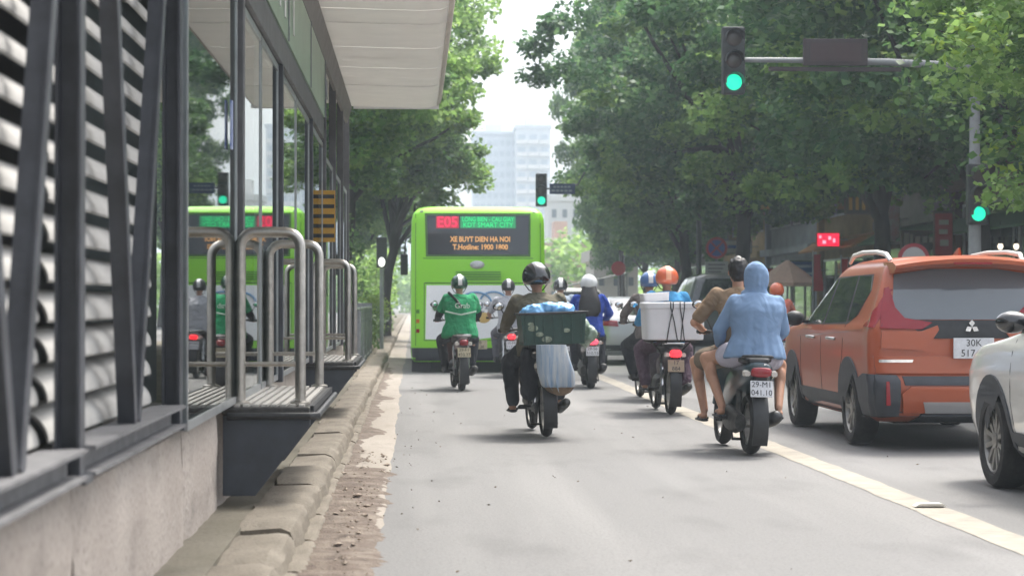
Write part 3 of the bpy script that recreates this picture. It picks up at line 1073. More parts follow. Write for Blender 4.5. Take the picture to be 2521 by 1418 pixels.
# ---------------- white car at the frame edge
WH = mat('pearl white paint', (.76, .75, .72), .28, coat=.9)
wc = thing('white_car', 'white hatchback behind the orange car, front wheel and black mirror in view', 'car', (4.96, 10.72, 0))
P2 = [(.22, .25, 4.05, .76), (.30, .08, 4.2, .85), (.45, .0, 4.27, .89), (.62, 0, 4.29, .905), (.80, .03, 4.27, .91), (.92, .06, 4.18, .90),
      (.99, .07, 4.0, .885), (1.05, .08, 3.5, .86), (1.09, .09, 3.2, .85), (1.12, .1, 3.1, .84), (1.30, .2, 2.75, .77), (1.46, .3, 2.35, .70), (1.56, .38, 2.05, .62), (1.60, .6, 1.7, .45)]
me = body_mesh('car_body', P2, WH)
B2 = bvh_of(me)
body = link('car_body', me, wc)
well_cut(body, [(.80, .335, .40, .55), (3.38, .335, .40, .55)], WELL)
for y in (.80, 3.38):
    for s in (-1, 1):
        car_wheel(wc, s * .80, y, .335, .215, s, 6, ALLOY)
for s in (-1, 1):
    ax = 'left' if s < 0 else 'right'
    patch('side_window', B2, [(1.98, 1.09), (3.0, 1.09), (2.72, 1.28), (2.38, 1.43), (1.96, 1.46)], ax, GLASS, wc)
    patch('side_window', B2, [(.75, 1.12), (1.90, 1.09), (1.88, 1.46), (1.0, 1.45)], ax, GLASS, wc)
    for cy in (.80, 3.38):
        patch('arch_cladding', B2, arch(cy, .335, .40, .462), ax, CLAD, wc, .012, .02, .08)
    patch('sill_cladding', B2, [(1.22, .25), (2.96, .25), (2.97, .42), (1.2, .42)], ax, CLAD, wc, .014, .02, .12)
    seam(B2, [(2.92, 1.05), (2.93, .62), (2.88, .42)], ax, wc)
    seam(B2, [(1.94, 1.07), (1.93, .42)], ax, wc)
    MB().ell((s * 1.0, 2.55, 1.17), (.115, .085, .075)).build('door_mirror', mat('glossy black mirror cap', (.015, .016, .018), .12, coat=1), wc)
    MB().box(min(s * .80, s * .93), max(s * .80, s * .93), 2.52, 2.58, 1.10, 1.13).build('mirror_arm', BLACK, wc, ang=0)
    for y in (1.15, 2.12):
        MB().tube([(s * .90, y - .10, .93), (s * .94, y - .06, .94), (s * .94, y + .06, .94), (s * .90, y + .10, .93)], .013, 8).build('door_handle', WH, wc)
    patch('head_light', B2, [(s * .50, .82), (s * .84, .86), (s * .80, .70), (s * .55, .70)], 'front', CLEAR, wc)
patch('windscreen', B2, [(-.66, 2.42), (.66, 2.42), (.76, 3.06), (-.76, 3.06)], 'top', GLASS, wc)
patch('rear_window', B2, [(-.6, 1.14), (.6, 1.14), (.55, 1.45), (-.55, 1.45)], 'rear', GLASS, wc)
MB().box(-.6, .6, .4, 3.9, .2, .3).build('underbody', WELL, wc, ang=0)

# ---------------- cars further ahead
def far_car(name, label, loc, paint, P_, wb, L, glassz, plate, kind='car', lampz=.8, roofrail=False):
    t = thing(name, label, kind, loc)
    me = body_mesh('car_body', P_, paint)
    Bv = bvh_of(me)
    b = link('car_body', me, t)
    well_cut(b, [(wb[0], .31, .36, .55), (wb[1], .31, .36, .55)], WELL)
    for y in wb:
        for s in (-1, 1):
            car_wheel(t, s * .77, y, .31, .2, s)
    z0, z1, wa, wb_ = glassz
    patch('rear_window', Bv, [(-wa, z0), (wa, z0), (wb_, z1), (-wb_, z1)], 'rear', GLASS, t)
    for s in (-1, 1):
        patch('tail_light', Bv, [(s * .50, lampz), (s * .82, lampz + .02), (s * .80, lampz + .15), (s * .52, lampz + .12)], 'rear', REDLENS, t, .012)
        ax = 'left' if s < 0 else 'right'
        ya, yb = L * .24, L * .66
        patch('side_window', Bv, [(ya + .25, z0 + .02), (yb, z0 + .02), (yb - .45, z1), (ya + .45, z1)], ax, GLASS, t)
        seam(Bv, [((ya + yb) / 2, z0), ((ya + yb) / 2, .4)], ax, t)
        MB().ell((s * .98, L * .63, z0 + .08), (.09, .06, .07)).build('door_mirror', paint, t)
        if roofrail:
            MB().tube([(s * .6, L * .2, z1 + .12), (s * .6, L * .35, z1 + .2), (s * .58, L * .5, z1 + .2)], .02, 8).build('roof_rail', SILV, t)
    patch('rear_bumper', Bv, [(-.80, .30), (.80, .30), (.80, .42), (-.80, .42)], 'rear', CLAD, t, .012)
    plate_obj(t, (0, -.07, lampz - .08), .34, .165, ['30A', '482'], plate)
    return t
SEDAN = [(.2, .2, 4.2, .78), (.33, .04, 4.4, .85), (.5, 0, 4.45, .87), (.75, .02, 4.42, .875), (.90, .05, 4.3, .86), (.96, .10, 3.9, .85), (1.0, .35, 3.35, .83), (1.03, .55, 3.2, .80),
         (1.2, .85, 2.85, .72), (1.36, 1.2, 2.4, .63), (1.43, 1.5, 2.1, .5)]
SUVP = [(.26, .25, 4.3, .78), (.40, .03, 4.5, .90), (.6, 0, 4.55, .93), (.9, .04, 4.5, .935), (1.06, .06, 4.3, .92), (1.12, .08, 3.4, .90), (1.35, .14, 3.1, .84), (1.6, .24, 2.7, .75), (1.72, .30, 2.4, .68), (1.78, .4, 2.1, .55), (1.80, .6, 1.8, .4)]
SILVP = mat('silver car paint', (.40, .41, .43), .35, .3, coat=.7)
far_car('silver_car', 'silver saloon with a yellow plate ahead of the white foam box motorcycle', (4.75, 42, 0), SILVP, SEDAN, (.85, 3.4), 4.45, (1.03, 1.36, .66, .56), PLATEY)
DKP = mat('dark slate car paint', (.05, .055, .062), .3, .2, coat=.8)
dk = far_car('dark_car', 'tall dark grey car with a wide black rear window beyond the foam boxes', (7.25, 46.5, 0), DKP, SUVP, (.85, 3.55), 4.55, (1.2, 1.68, .80, .66), PLATE, lampz=.95)
dk.scale = (1.03, 1, 1.1)
far_car('white_van', 'white car with dark rear glass further up the middle lane', (5.6, 68, 0), WH, SUVP, (.85, 3.55), 4.55, (1.2, 1.66, .78, .66), PLATE, lampz=.95, roofrail=True)
far_car('white_car', 'small white saloon in the distance left of the silver saloon', (4.3, 88, 0), WH, SEDAN, (.85, 3.4), 4.45, (1.03, 1.36, .66, .56), PLATE)

# ---------------- green bus
GB = mat('bright green bus paint', (.255, .66, .035), .38, coat=.3, spec=.35)
bus = thing('green_bus', 'bright green city bus with LED route display in its black rear window', 'bus', (1.20, 37.7, 0))
PB = [(.20, .06, 10.4, 1.19), (.26, .0, 10.5, 1.235), (.5, .0, 10.5, 1.25), (1.2, .0, 10.5, 1.25), (2.0, .02, 10.5, 1.25), (2.6, .07, 10.45, 1.245), (2.85, .10, 10.4, 1.235), (2.97, .14, 10.35, 1.20), (3.05, .22, 10.3, 1.12), (3.09, .36, 10.2, .98)]
me = body_mesh('bus_body', PB, GB, 3, rr=.16, rf=.25, br=.04, bf=.1, sb=.0)
BB = bvh_of(me)
b = link('bus_body', me, bus)
well_cut(b, [(2.6, .48, .56, .85), (8.0, .48, .56, .85)], WELL)
for y in (2.6, 8.0):
    for s in (-1, 1):
        car_wheel(bus, s * 1.08, y, .48, .3, s, 6)
patch('rear_window', BB, [(-.93, 2.19), (.93, 2.19), (.95, 2.92), (-.95, 2.92)], 'rear', mat('black display glass', (.022, .028, .038), .12, coat=.5), bus, .006)
patch('window_frame', BB, [(-.97, 2.15), (.97, 2.15), (.98, 2.96), (-.99, 2.96)], 'rear', mat('dark green rubber', (.05, .13, .03), .6), bus, .003)
LR = glow('red display LEDs', (1, .02, .10), .55)
LG = glow('green display LEDs', (.02, 1, .30), .42)
LO = glow('glowing orange lettering', (.95, .48, .16), .24, (.4, .2, .06))  # emission added to the lettering to brighten it
def by(x, z):
    return BB.ray_cast(Vector((x, -6, z)), Vector((0, 1, 0)))[0].y
SLOPE = PI / 2 - .13
def led_field(x0, x1, z0, z1, m_):
    patch('led_field', BB, [(x0, z0), (x1, z0), (x1, z1), (x0, z1)], 'rear', m_, bus, .010, .002)
led_field(-.78, -.36, 2.68, 2.90, glow('dim red LED field', (.9, .05, .1), .22))
led_field(-.33, .70, 2.68, 2.90, glow('dim green LED field', (.03, .7, .25), .16))
text('route_number', 'E05', .28, LR, bus, (-.57, by(-.57, 2.79) - .016, 2.79), (SLOPE, 0, 0), ext=.004, sx=.95)
text('route_name', 'LONG BIEN - CAU GIAY', .125, LG, bus, (.185, by(.18, 2.842) - .016, 2.842), (SLOPE, 0, 0), ext=.003, sx=.72)
text('route_name', 'KDT SMART CITY', .125, LG, bus, (.185, by(.18, 2.737) - .016, 2.737), (SLOPE, 0, 0), ext=.003, sx=.95)
text('printed_lettering', 'XE BUYT DIEN HA NOI', .135, LO, bus, (0.04, by(0, 2.47) - .014, 2.47), (PI / 2 - .08, 0, 0), ext=.003, sx=.80, off=.0035)
text('printed_lettering', 'T.Hotline: 1900 1800', .135, LO, bus, (0.04, by(0, 2.325) - .014, 2.325), (PI / 2 - .08, 0, 0), ext=.003, sx=.88, off=.0035)
eb = MB().ell((0, 0, 0), (.135, .012, .075)).build('emblem', SILV, bus, loc=(-.02, -.035, 2.0))
MB().prism([(-.11, .03), (-.03, -.035), (0, .0), (.03, -.035), (.11, .03), (.07, .03), (.02, -.005), (0, .02), (-.02, -.005), (-.07, .03)], 'y', -.018, -.008).build('emblem_wing', mat('pale emblem', (.75, .80, .80), .2, .5), eb, ang=0)
ADM = mat('white advert panel', (.84, .86, .87), .4, var=.05, vscale=2)
adv = patch('advert_panel', BB, [(-.98, .62), (-.96, 1.62), (1.03, 1.62), (1.02, .62), (.35, .66), (-.2, .60)], 'rear', ADM, bus, .006)
BLU = mat('advert blue drawing', (.16, .32, .52), .5)
for (x, z, r, w_) in ((-.05, 1.28, .30, .022), (.28, 1.33, .24, .02), (.62, 1.22, .20, .02)):
    pts = [(x + r * math.cos(a), -.052, z + r * .7 * math.sin(a)) for a in np.linspace(.2, PI - .2, 14)]
    MB().tube(pts, w_, 6).build('advert_arc', BLU, adv)
MB().ell((.10, -.05, 1.02), (.13, .01, .10)).build('advert_patch', mat('advert ochre', (.55, .38, .12), .5), adv)
MB().ell((-.80, -.05, 1.24), (.055, .01, .10)).build('advert_patch', mat('advert dark leaf', (.05, .16, .05), .5), adv)
text('advert_lettering', '24', .28, mat('advert grey ink', (.25, .28, .32), .5), adv, (.12, -.058, 1.20), ext=.003)
for s in (-1, 1):
    patch('marker_lamp', BB, [(s * 1.05 - .03, 2.98), (s * 1.05 + .03, 2.98), (s * 1.05 + .03, 3.01), (s * 1.05 - .03, 3.01)], 'rear', BLACK, bus, .012)
    for z, m_ in ((.74, REDLENS), (.92, AMBER), (1.10, mat('dull green lens', (.10, .26, .04), .2, coat=.5))):
        patch('tail_light', BB, [(s * 1.12 - .03, z), (s * 1.12 + .03, z), (s * 1.12 + .03, z + .07), (s * 1.12 - .03, z + .07)], 'rear', m_, bus, .010)
    ax = 'left' if s < 0 else 'right'
    for k in range(6):
        patch('side_window', BB, [(.9 + 1.5 * k, 1.45), (2.3 + 1.5 * k, 1.45), (2.3 + 1.5 * k, 2.60), (.9 + 1.5 * k, 2.60)], ax, GLASS, bus, .005, grid=.5)
    MB().tube([(s * 1.2, 10.2, 2.9), (s * 1.38, 10.55, 2.8), (s * 1.42, 10.6, 2.4)], .02, 8).build('mirror_arm', BLACK, bus)
    MB().box(s * 1.42 - .09, s * 1.42 + .09, 10.55, 10.66, 1.95, 2.45).build('side_mirror', BLACK, bus, ang=0, bev=.03)
    MB().box(s * 1.05 - .18, s * 1.05 + .18, .1, .16, .02, .20).build('mud_flap', BLACK, bus, ang=0)
seam(BB, [(-1.0, 1.66), (1.03, 1.66)], 'rear', bus, .02, mat('dark green seam', (.03, .11, .02), .6))
seam(BB, [(-1.0, 1.66), (-1.0, .60), (1.03, .60), (1.03, 1.66)], 'rear', bus, .012, mat('dark green seam', (.03, .11, .02), .6))
seam(BB, [(-1.02, 2.12), (1.02, 2.12)], 'rear', bus, .012, mat('dark green seam', (.03, .11, .02), .6))
seam(BB, [(-1.16, .5), (-1.16, 2.95)], 'rear', bus, .010, mat('dark green seam', (.03, .11, .02), .6))
seam(BB, [(1.16, .5), (1.16, 2.95)], 'rear', bus, .010, mat('dark green seam', (.03, .11, .02), .6))
for k in range(7):
    MB().box(-.42, .42, -.052, -.035, 1.72 + k * .045, 1.74 + k * .045).build('vent_slat', mat('shadow green slat', (.10, .30, .03), .5), bus, ang=0) if k < 4 else None
patch('rear_bumper', BB, [(-1.22, .22), (1.22, .22), (1.24, .46), (-1.24, .46)], 'rear', mat('dark navy bumper', (.018, .022, .032), .5, var=.3), bus, .014)
patch('side_skirt', BB, [(.0, .22), (2.0, .22), (2.0, .46), (.0, .46)], 'left', mat('dark navy bumper', (.018, .022, .032)), bus, .01, grid=.4)
MB().box(-.9, .9, .5, 9.5, .25, .3).build('underbody', WELL, bus, ang=0)
MB().box(-.8, .8, 3, 8.5, 3.09, 3.22).build('roof_pod', mat('white roof housing', (.55, .6, .5), .5), bus, ang=0, bev=.04)
MB().tube([(-.05, .0, 2.22), (.42, -.01, 2.30), (.62, .0, 2.23)], .008, 6).build('rear_wiper', BLACK, bus)
plate_obj(bus, (0, -.06, .52), .33, .165, ['29B', '614.28'], PLATEY)
# ================================================================== MOTORCYCLES
def bike_wheel(parent, y, r, w, name='wheel'):
    wo = bpy.data.objects.new(name, None)
    COL.objects.link(wo)
    wo.parent = parent
    wo.location = (0, y, r)
    M = Ry(PI / 2)
    h = w / 2
    ri = r - w * .72
    MB().lathe([(ri, -h * .7), (ri + (r - ri) * .35, -h * .95), (ri + (r - ri) * .6, -h), (r - .022, -h * .82), (r - .007, -h * .45), (r, 0), (r - .007, h * .45), (r - .022, h * .82), (ri + (r - ri) * .6, h), (ri + (r - ri) * .35, h * .95), (ri, h * .7)], M, 32, close=True).build('tyre', RUBBER, wo, ang=40)
    rim = MB()
    rim.lathe([(ri + .004, -h * .62), (ri + .004, h * .62), (ri - .02, h * .5), (ri - .02, -h * .5)], M, 32, close=True)
    rim.lathe([(.001, -.05), (.035, -.05), (.035, .05), (.001, .05)], M, 14)
    for k in range(5):
        a = 2 * PI * k / 5
        rim.tube([(0, .03 * math.cos(a), .03 * math.sin(a)), (0, (ri - .015) * math.cos(a + .12), (ri - .015) * math.sin(a + .12))], .013, 6)
    rim.build('rim', ALLOY, wo)
    return wo

def bike(name, label, loc, rz=0, lean=0, style='scooter', paint=None, lamp=REDLENS, plate=PLATE, plate_lines=('29-X1', '284.15'),
         rail=True, clear=True, seatm=None, exh='right'):
    t = thing(name, label, 'motorcycle', loc, rz, 'motorcycles in the traffic', lean)
    sc_ = style == 'scooter'
    r = .265 if sc_ else .283
    wd = .115 if sc_ else .088
    wb = 1.26
    bike_wheel(t, 0, r, wd)
    bike_wheel(t, wb, r, wd * .9)
    seatm = seatm or mat('black vinyl seat', (.022, .022, .024), .5, var=.2, vscale=12)
    # rear body
    if sc_:
        secs = [(-.36, .745, .055, .035), (-.33, .735, .095, .060), (-.22, .70, .125, .095), (0, .66, .145, .125), (.25, .62, .155, .155), (.48, .55, .15, .18), (.62, .47, .14, .16), (.70, .38, .13, .09)]
    else:
        secs = [(-.34, .745, .045, .035), (-.30, .735, .075, .055), (-.18, .705, .095, .075), (.05, .67, .11, .085), (.3, .62, .115, .10), (.5, .56, .10, .11), (.66, .50, .08, .10), (.8, .56, .07, .10)]
    MB().loft([ringxz(y, 0, z, hx, hz, 18) for y, z, hx, hz in secs]).build('rear_cowl', paint, t, ang=60)
    # seat
    z0 = .79 if sc_ else .775
    ss = [(-.22, z0 + .01, .085, .02), (-.17, z0 + .025, .12, .035), (.1, z0 + .02, .135, .045), (.32, z0 - .01, .135, .05), (.50, z0 - .03, .115, .055), (.60, z0 - .04, .07, .04)]
    MB().loft([ringxz(y, 0, z, hx, hz, 16, 3) for y, z, hx, hz in ss]).build('seat', seatm, t, ang=60)
    # tail lamp, indicators
    hw = .085 if sc_ else .062
    MB().loft([ringxz(-.30, 0, .715, hw * 1.08, .048, 14, 3.2), ringxz(-.36, 0, .715, hw, .042, 14, 3.2), ringxz(-.375, 0, .715, hw * .8, .03, 14, 3)]).build('tail_light', lamp, t, ang=50)
    for s in (-1, 1):
        MB().loft([ringxz(-.28, s * (hw + .035), .70, .032, .030, 10), ringxz(-.335, s * (hw + .03), .70, .026, .022, 10)]).build('indicator', CLEAR if clear else AMBER, t, ang=50)
    # mudguard / plate holder
    g = MB()
    rings = []
    for a in np.linspace(R(118), R(205), 8):
        y_, z_ = (r + .05) * math.cos(a) * 1.25 - .02, r + (r + .10) * math.sin(a) * 1.02
        hx = .065
        rings.append([Vector((-hx, y_, z_)), Vector((0, y_ - .012, z_ + .012)), Vector((hx, y_, z_)), Vector((hx, y_ + .014, z_ - .01)), Vector((-hx, y_ + .014, z_ - .01))])
    g.loft(rings)
    g.box(-.05, .05, -.34, -.27, .50, .70)
    g.build('mudguard', BLACK, t, ang=40)
    MB().loft([ringxz(-.345, 0, .44, .045, .05, 10, 2.2), ringxz(-.325, 0, .44, .05, .055, 10, 2.2)]).build('mud_flap', mat('grey mud flap', (.22, .215, .20), .6, var=.2), t)
    plate_obj(t, (0, -.372, .575), .19, .14, plate_lines, plate, tilt=R(-14))
    # shocks, swingarm, engine, chain case
    for s in (-1, 1):
        MB().tube([(s * .105, .02, r + .03), (s * .10, .10, .66)], .022, 8).build('shock_absorber', DARKMETAL if sc_ else CHROME, t)
        MB().tube([(s * .085, 0, r), (s * .085, .48, r + .03)], .022, 8).build('swing_arm', DARKMETAL, t)
    if sc_:
        MB().loft([ringxz(-.10, -.115, r + .01, .045, .07, 12), ringxz(.05, -.125, r + .01, .055, .10, 12), ringxz(.35, -.125, r + .04, .06, .11, 12), ringxz(.55, -.11, r + .04, .05, .08, 12)]).build('engine_case', DARKMETAL, t, ang=50)
    else:
        MB().loft([ringxz(-.06, -.095, r, .02, .06, 12), ringxz(.2, -.095, r + .01, .022, .05, 12), ringxz(.5, -.095, r + .02, .022, .06, 12)]).build('chain_case', BLACK, t, ang=50)
        MB().loft([ringxz(.38, 0, .33, .13, .10, 12), ringxz(.55, 0, .33, .16, .12, 12), ringxz(.75, 0, .38, .11, .09, 12)]).build('engine_case', DARKMETAL, t, ang=50)
    e = 1 if exh == 'right' else -1
    MB().tube([(e * .10, .62, .25), (e * .14, .45, .22), (e * .155, .25, .25), (e * .165, .22, .26), (e * .18, -.02, .31), (e * .185, -.14, .335), (e * .185, -.16, .34)],
              [.02, .022, .024, .05, .062 if sc_ else .05, .055 if sc_ else .045, .03], 12).build('exhaust', BLACK if sc_ else DARKMETAL, t, ang=60)
    MB().tube([(-.22, .50, .27), (.22, .50, .27)], .018, 8).build('foot_peg', RUBBER, t)
    for s in (-1, 1):
        MB().tube([(s * .12, .18, .30), (s * .24, .16, .30)], .015, 8).build('passenger_peg', RUBBER, t)
    MB().tube([(-.12, .3, .25), (-.13, .16, .12), (.13, .16, .12), (.12, .3, .25)], .014, 6).build('centre_stand', DARKMETAL, t)
    if rail:
        pts = [(-.10, .02, z0 + .02), (-.125, -.18, z0 + .05), (-.09, -.30, z0 + .055), (0, -.335, z0 + .057), (.09, -.30, z0 + .055), (.125, -.18, z0 + .05), (.10, .02, z0 + .02)]
        MB().tube(pts, .013 if sc_ else .012, 8).build('grab_rail', BLACK if sc_ else CHROME, t)
    # front end
    for s in (-1, 1):
        MB().tube([(s * .07, wb, r), (s * .07, wb - .22, .72), (s * .02, wb - .28, .95)], .022, 8).build('front_fork', DARKMETAL, t)
    rings = []
    for a in np.linspace(R(20), R(170), 8):
        y_, z_ = wb + (r + .03) * math.cos(a), r + (r + .03) * math.sin(a)
        rings.append([Vector((-.06, y_, z_)), Vector((0, y_ + .01 * math.cos(a), z_ + .02)), Vector((.06, y_, z_)), Vector((.05, y_, z_ - .012)), Vector((-.05, y_, z_ - .012))])
    MB().loft(rings).build('front_mudguard', paint, t, ang=50)
    sh = [(.34, .84, .06, .03), (.42, .86, .13, .04), (.62, .93, .19, .05), (.80, .98, .17, .05), (.92, 1.0, .12, .05), (1.0, 1.0, .08, .04)]
    MB().loft([ringxy(z, 0, y, hx, hy, 16) for z, y, hx, hy in sh]).build('leg_shield', paint, t, ang=60)
    if sc_:
        MB().loft([ringxz(y, 0, z, hx, .04, 12, 3) for y, z, hx in ((.55, .33, .15), (.75, .30, .15), (.88, .33, .13))]).build('footboard', BLACK, t)
    MB().loft([ringxy(.97, 0, .99, .10, .07, 14), ringxy(1.03, 0, 1.0, .12, .10, 14), ringxy(1.08, 0, .99, .08, .07, 14)]).build('headlamp_cowl', paint, t, ang=60)
    MB().tube([(-.34, .83, 1.03), (-.24, .87, 1.03), (-.1, .96, 1.04), (.1, .96, 1.04), (.24, .87, 1.03), (.34, .83, 1.03)], .013, 8).build('handlebar', DARKMETAL, t)
    for s in (-1, 1):
        MB().tube([(s * .23, .876, 1.03), (s * .35, .824, 1.03)], .019, 10).build('grip', RUBBER, t)
        MB().tube([(s * .20, .89, 1.04), (s * .27, .90, 1.17), (s * .31, .89, 1.24)], .007, 6).build('mirror_stem', BLACK, t)
        mo = MB().ell((s * .34, .885, 1.27), (.058, .016, .040)).build('mirror', BLACK, t)
        MB().ell((s * .34, .871, 1.27), (.048, .006, .032)).build('mirror_glass', MIRR, mo)
    return t

# ================================================================== PEOPLE
def capsule(mb, a, b, ra, rb, n=12):
    a, b = Vector(a), Vector(b)
    d = (b - a).normalized()
    pts, rs = [], []
    for k in (-.98, -.8, -.45, 0):
        pts.append(a + d * ra * k)
        rs.append(ra * math.sqrt(1 - k * k))
    for k in (0, .45, .8, .98):
        pts.append(b + d * rb * k)
        rs.append(rb * math.sqrt(1 - k * k))
    mb.tube(pts, rs, n)

def ering(c, axis_x, axis_y, rx, ry, n=20):
    return [c + axis_x * rx * math.cos(2 * PI * k / n) + axis_y * ry * math.sin(2 * PI * k / n) for k in range(n)]

POST = []
def blob(name, mb, m, parent, vox=.012, smooth=4, ang=80, post=None, disp=0, dscale=.1):
    o = mb.build(name, m, parent, ang=0)
    md = o.modifiers.new('r', 'REMESH')
    md.mode = 'VOXEL'
    md.voxel_size = vox
    md.use_smooth_shade = True
    s = o.modifiers.new('s', 'SMOOTH')
    s.factor = .5
    s.iterations = smooth
    if disp:
        tx = bpy.data.textures.new(name + '_folds', 'CLOUDS')
        tx.noise_scale = dscale
        tx.noise_depth = 2
        dmd = o.modifiers.new('d', 'DISPLACE')
        dmd.texture = tx
        dmd.strength = disp
        dmd.mid_level = .5
        if disp > .012 and disp < .03 and vox > .0085:
            tw = bpy.data.textures.new(name + '_creases', 'MARBLE')
            tw.noise_scale = .14
            tw.turbulence = 9
            tw.noise_depth = 2
            tw.marble_type = 'SOFT'
            dw = o.modifiers.new('d2', 'DISPLACE')
            dw.texture = tw
            dw.strength = disp * .38
            dw.mid_level = .5
    BAKE.append(o)
    return o

def base_joints(**kw):
    J = dict(hip=(0, .27, .87), waist=(0, .27, 1.02), chest=(0, .32, 1.24), neck=(0, .37, 1.41), head=(0, .41, 1.555),
             shL=(-.185, .34, 1.36), shR=(.185, .34, 1.36), elL=(-.29, .50, 1.13), elR=(.29, .50, 1.13),
             haL=(-.29, .835, 1.045), haR=(.29, .835, 1.045), knL=(-.21, .68, .76), knR=(.21, .68, .76), anL=(-.20, .52, .365), anR=(.20, .52, .365))
    J.update(kw)
    return {k: Vector(v) for k, v in J.items()}

def torso_rings(J, g, hem=0, flare=0, w=1.0):
    ax = (J['shR'] - J['shL']).normalized()
    hip, waist, chest, neck = J['hip'], J['waist'], J['chest'], J['neck']
    up = (neck - hip).normalized()
    ay = ax.cross(up).normalized()
    sh = (J['shL'] + J['shR']) / 2
    seq = [(hip - up * (.06 + hem), (.165 + g + flare) * w, .125 + g + flare), (hip, (.175 + g + flare * .6) * w, .135 + g + flare * .5), (waist, (.150 + g) * w, .11 + g), ((waist + chest) / 2, (.160 + g) * w, .115 + g), (chest, (.178 + g) * w, .122 + g),
           (chest.lerp(sh, .6), (.178 + g) * w, .108 + g), (sh + up * .03, (.135 + g) * w, .075 + g), (neck - up * .0, .06 + g, .058 + g)]
    return [ering(c, ax, ay, rx, ry) for c, rx, ry in seq]

def person(label, loc, rz, J, skin=SKIN, lean=0, group='people riding motorcycles', build_=1.0, parts=()):
    t = thing('person', label, 'person', loc, rz, group, lean)
    b = MB()
    b.loft(torso_rings(J, -.008, w=build_))
    capsule(b, J['neck'] - Vector((0, .01, .05)), J['head'] - Vector((0, .01, .03)), .052, .05)
    hd = J['head']
    b.ell(hd, (.074, .094, .112))
    b.ell(hd + Vector((0, .055, -.055)), (.052, .045, .055))
    b.ell(hd + Vector((0, .10, -.012)), (.013, .018, .022))
    b.ell(hd + Vector((0, .086, -.062)), (.024, .012, .008))
    for s in (-1, 1):
        b.ell(hd + Vector((s * .078, -.005, -.01)), (.010, .02, .03))
    for s, a in ((-1, 'L'), (1, 'R')):
        sh, el_, ha = J['sh' + a], J['el' + a], J['ha' + a]
        capsule(b, sh, el_, .050, .040)
        capsule(b, el_, ha, .042, .028)
        d = (ha - el_).normalized()
        side = Vector((s, 0, 0))
        palm = ha + d * .035
        b.ell(palm, (.040, .040, .022))
        for k in range(4):
            off = side * (-.028 + .019 * k)
            L = (.028, .032, .030, .024)[k]
            p0 = palm + off + Vector((0, .030, .012))
            p1 = p0 + Vector((0, L, -.004))
            p2 = p1 + Vector((0, .008, -.026))
            p3 = p2 + Vector((0, -.018, -.016))
            b.tube([p0, p1, p2, p3], [.0095, .009, .0085, .007], 8)
        q0 = palm - side * .036 + Vector((0, -.005, 0))
        b.tube([q0, q0 + Vector((-s * .012, .02, -.018)), q0 + Vector((-s * .004, .036, -.028))], [.012, .0105, .009], 8)
        hj = J['hip'] + Vector((s * .095, .02, -.01))
        kn, an = J['kn' + a], J['an' + a]
        capsule(b, hj, kn, .088, .057)
        capsule(b, kn, an, .058, .036)
        mid = kn.lerp(an, .3) - Vector((0, .022, 0))
        b.ell(mid, (.05, .052, .10))
        b.ell(an + Vector((s * .005, .0, -.05)), (.036, .045, .032))
        capsule(b, an + Vector((0, .02, -.055)), an + Vector((s * .01, .15, -.062)), .036, .026)
    blob('body', b, skin, t, .0085, 3)
    e = MB()
    for s in (-1, 1):
        e.ell(hd + Vector((s * .030, .088, .008)), (.011, .007, .007), nu=8, nv=6)
    e.build('eyes', mat('eye dark', (.02, .015, .012), .2), t)
    return t

def jacket(t, J, m, g=.022, arm=1.0, hem=0, flare=0, name='jacket', vox=.012, w=1.0, sleeve=.020, disp=.02, dscale=.10):
    b = MB()
    b.loft(torso_rings(J, g, hem, flare, w))
    for a in 'LR':
        sh, el_, ha = J['sh' + a], J['el' + a], J['ha' + a]
        if arm >= 1:
            capsule(b, sh, el_, .058 + sleeve, .050 + sleeve)
            capsule(b, el_, el_.lerp(ha, .93), .050 + sleeve, .034 + sleeve * .6)
        else:
            capsule(b, sh, sh.lerp(el_, arm * 1.25), .060 + sleeve, .054 + sleeve)
    return blob(name, b, m, t, vox, 4, disp=disp, dscale=dscale)

def trousers(t, J, m, frac=1.0, g=.018, name='trousers', vox=.012, disp=.012):
    b = MB()
    ax = (J['shR'] - J['shL']).normalized()
    up = Vector((0, 0, 1))
    ay = ax.cross(up).normalized()
    h = J['hip']
    b.loft([ering(h + up * z, ax, ay, rx + g, ry + g) for z, rx, ry in ((-.10, .13, .11), (-.06, .165, .13), (.02, .17, .13), (.10, .155, .115))])
    for s, a in ((-1, 'L'), (1, 'R')):
        hj = h + Vector((s * .095, .02, -.01))
        kn, an = J['kn' + a], J['an' + a]
        if frac >= 1:
            capsule(b, hj, kn, .094 + g, .064 + g)
            capsule(b, kn, kn.lerp(an, .97), .064 + g, .046 + g * .8)
        else:
            capsule(b, hj, hj.lerp(kn, frac), .096 + g, .085 + g)
    return blob(name, b, m, t, vox, 4, disp=disp, dscale=.08)

def shoes(t, J, m, sandal=False):
    for s, a in ((-1, 'L'), (1, 'R')):
        an = J['an' + a]
        b = MB()
        if sandal:
            rings = [ringxz(y, an.x + s * .005, an.z - .088, hx, .013, 14, 3) for y, hx in ((an.y - .05, .03), (an.y - .02, .042), (an.y + .08, .046), (an.y + .16, .05), (an.y + .20, .035))]
            b.loft(rings)
            b.tube([(an.x - .045, an.y + .07, an.z - .08), (an.x, an.y + .085, an.z - .035), (an.x + .052, an.y + .07, an.z - .08)], .012, 6)
            b.build('sandal', m, t, ang=50)
        else:
            b.ell(an + Vector((0, -.005, -.04)), (.048, .058, .058))
            capsule(b, an + Vector((0, .02, -.062)), an + Vector((s * .012, .165, -.068)), .046, .036)
            blob('shoe', b, m, t, .012, 3)

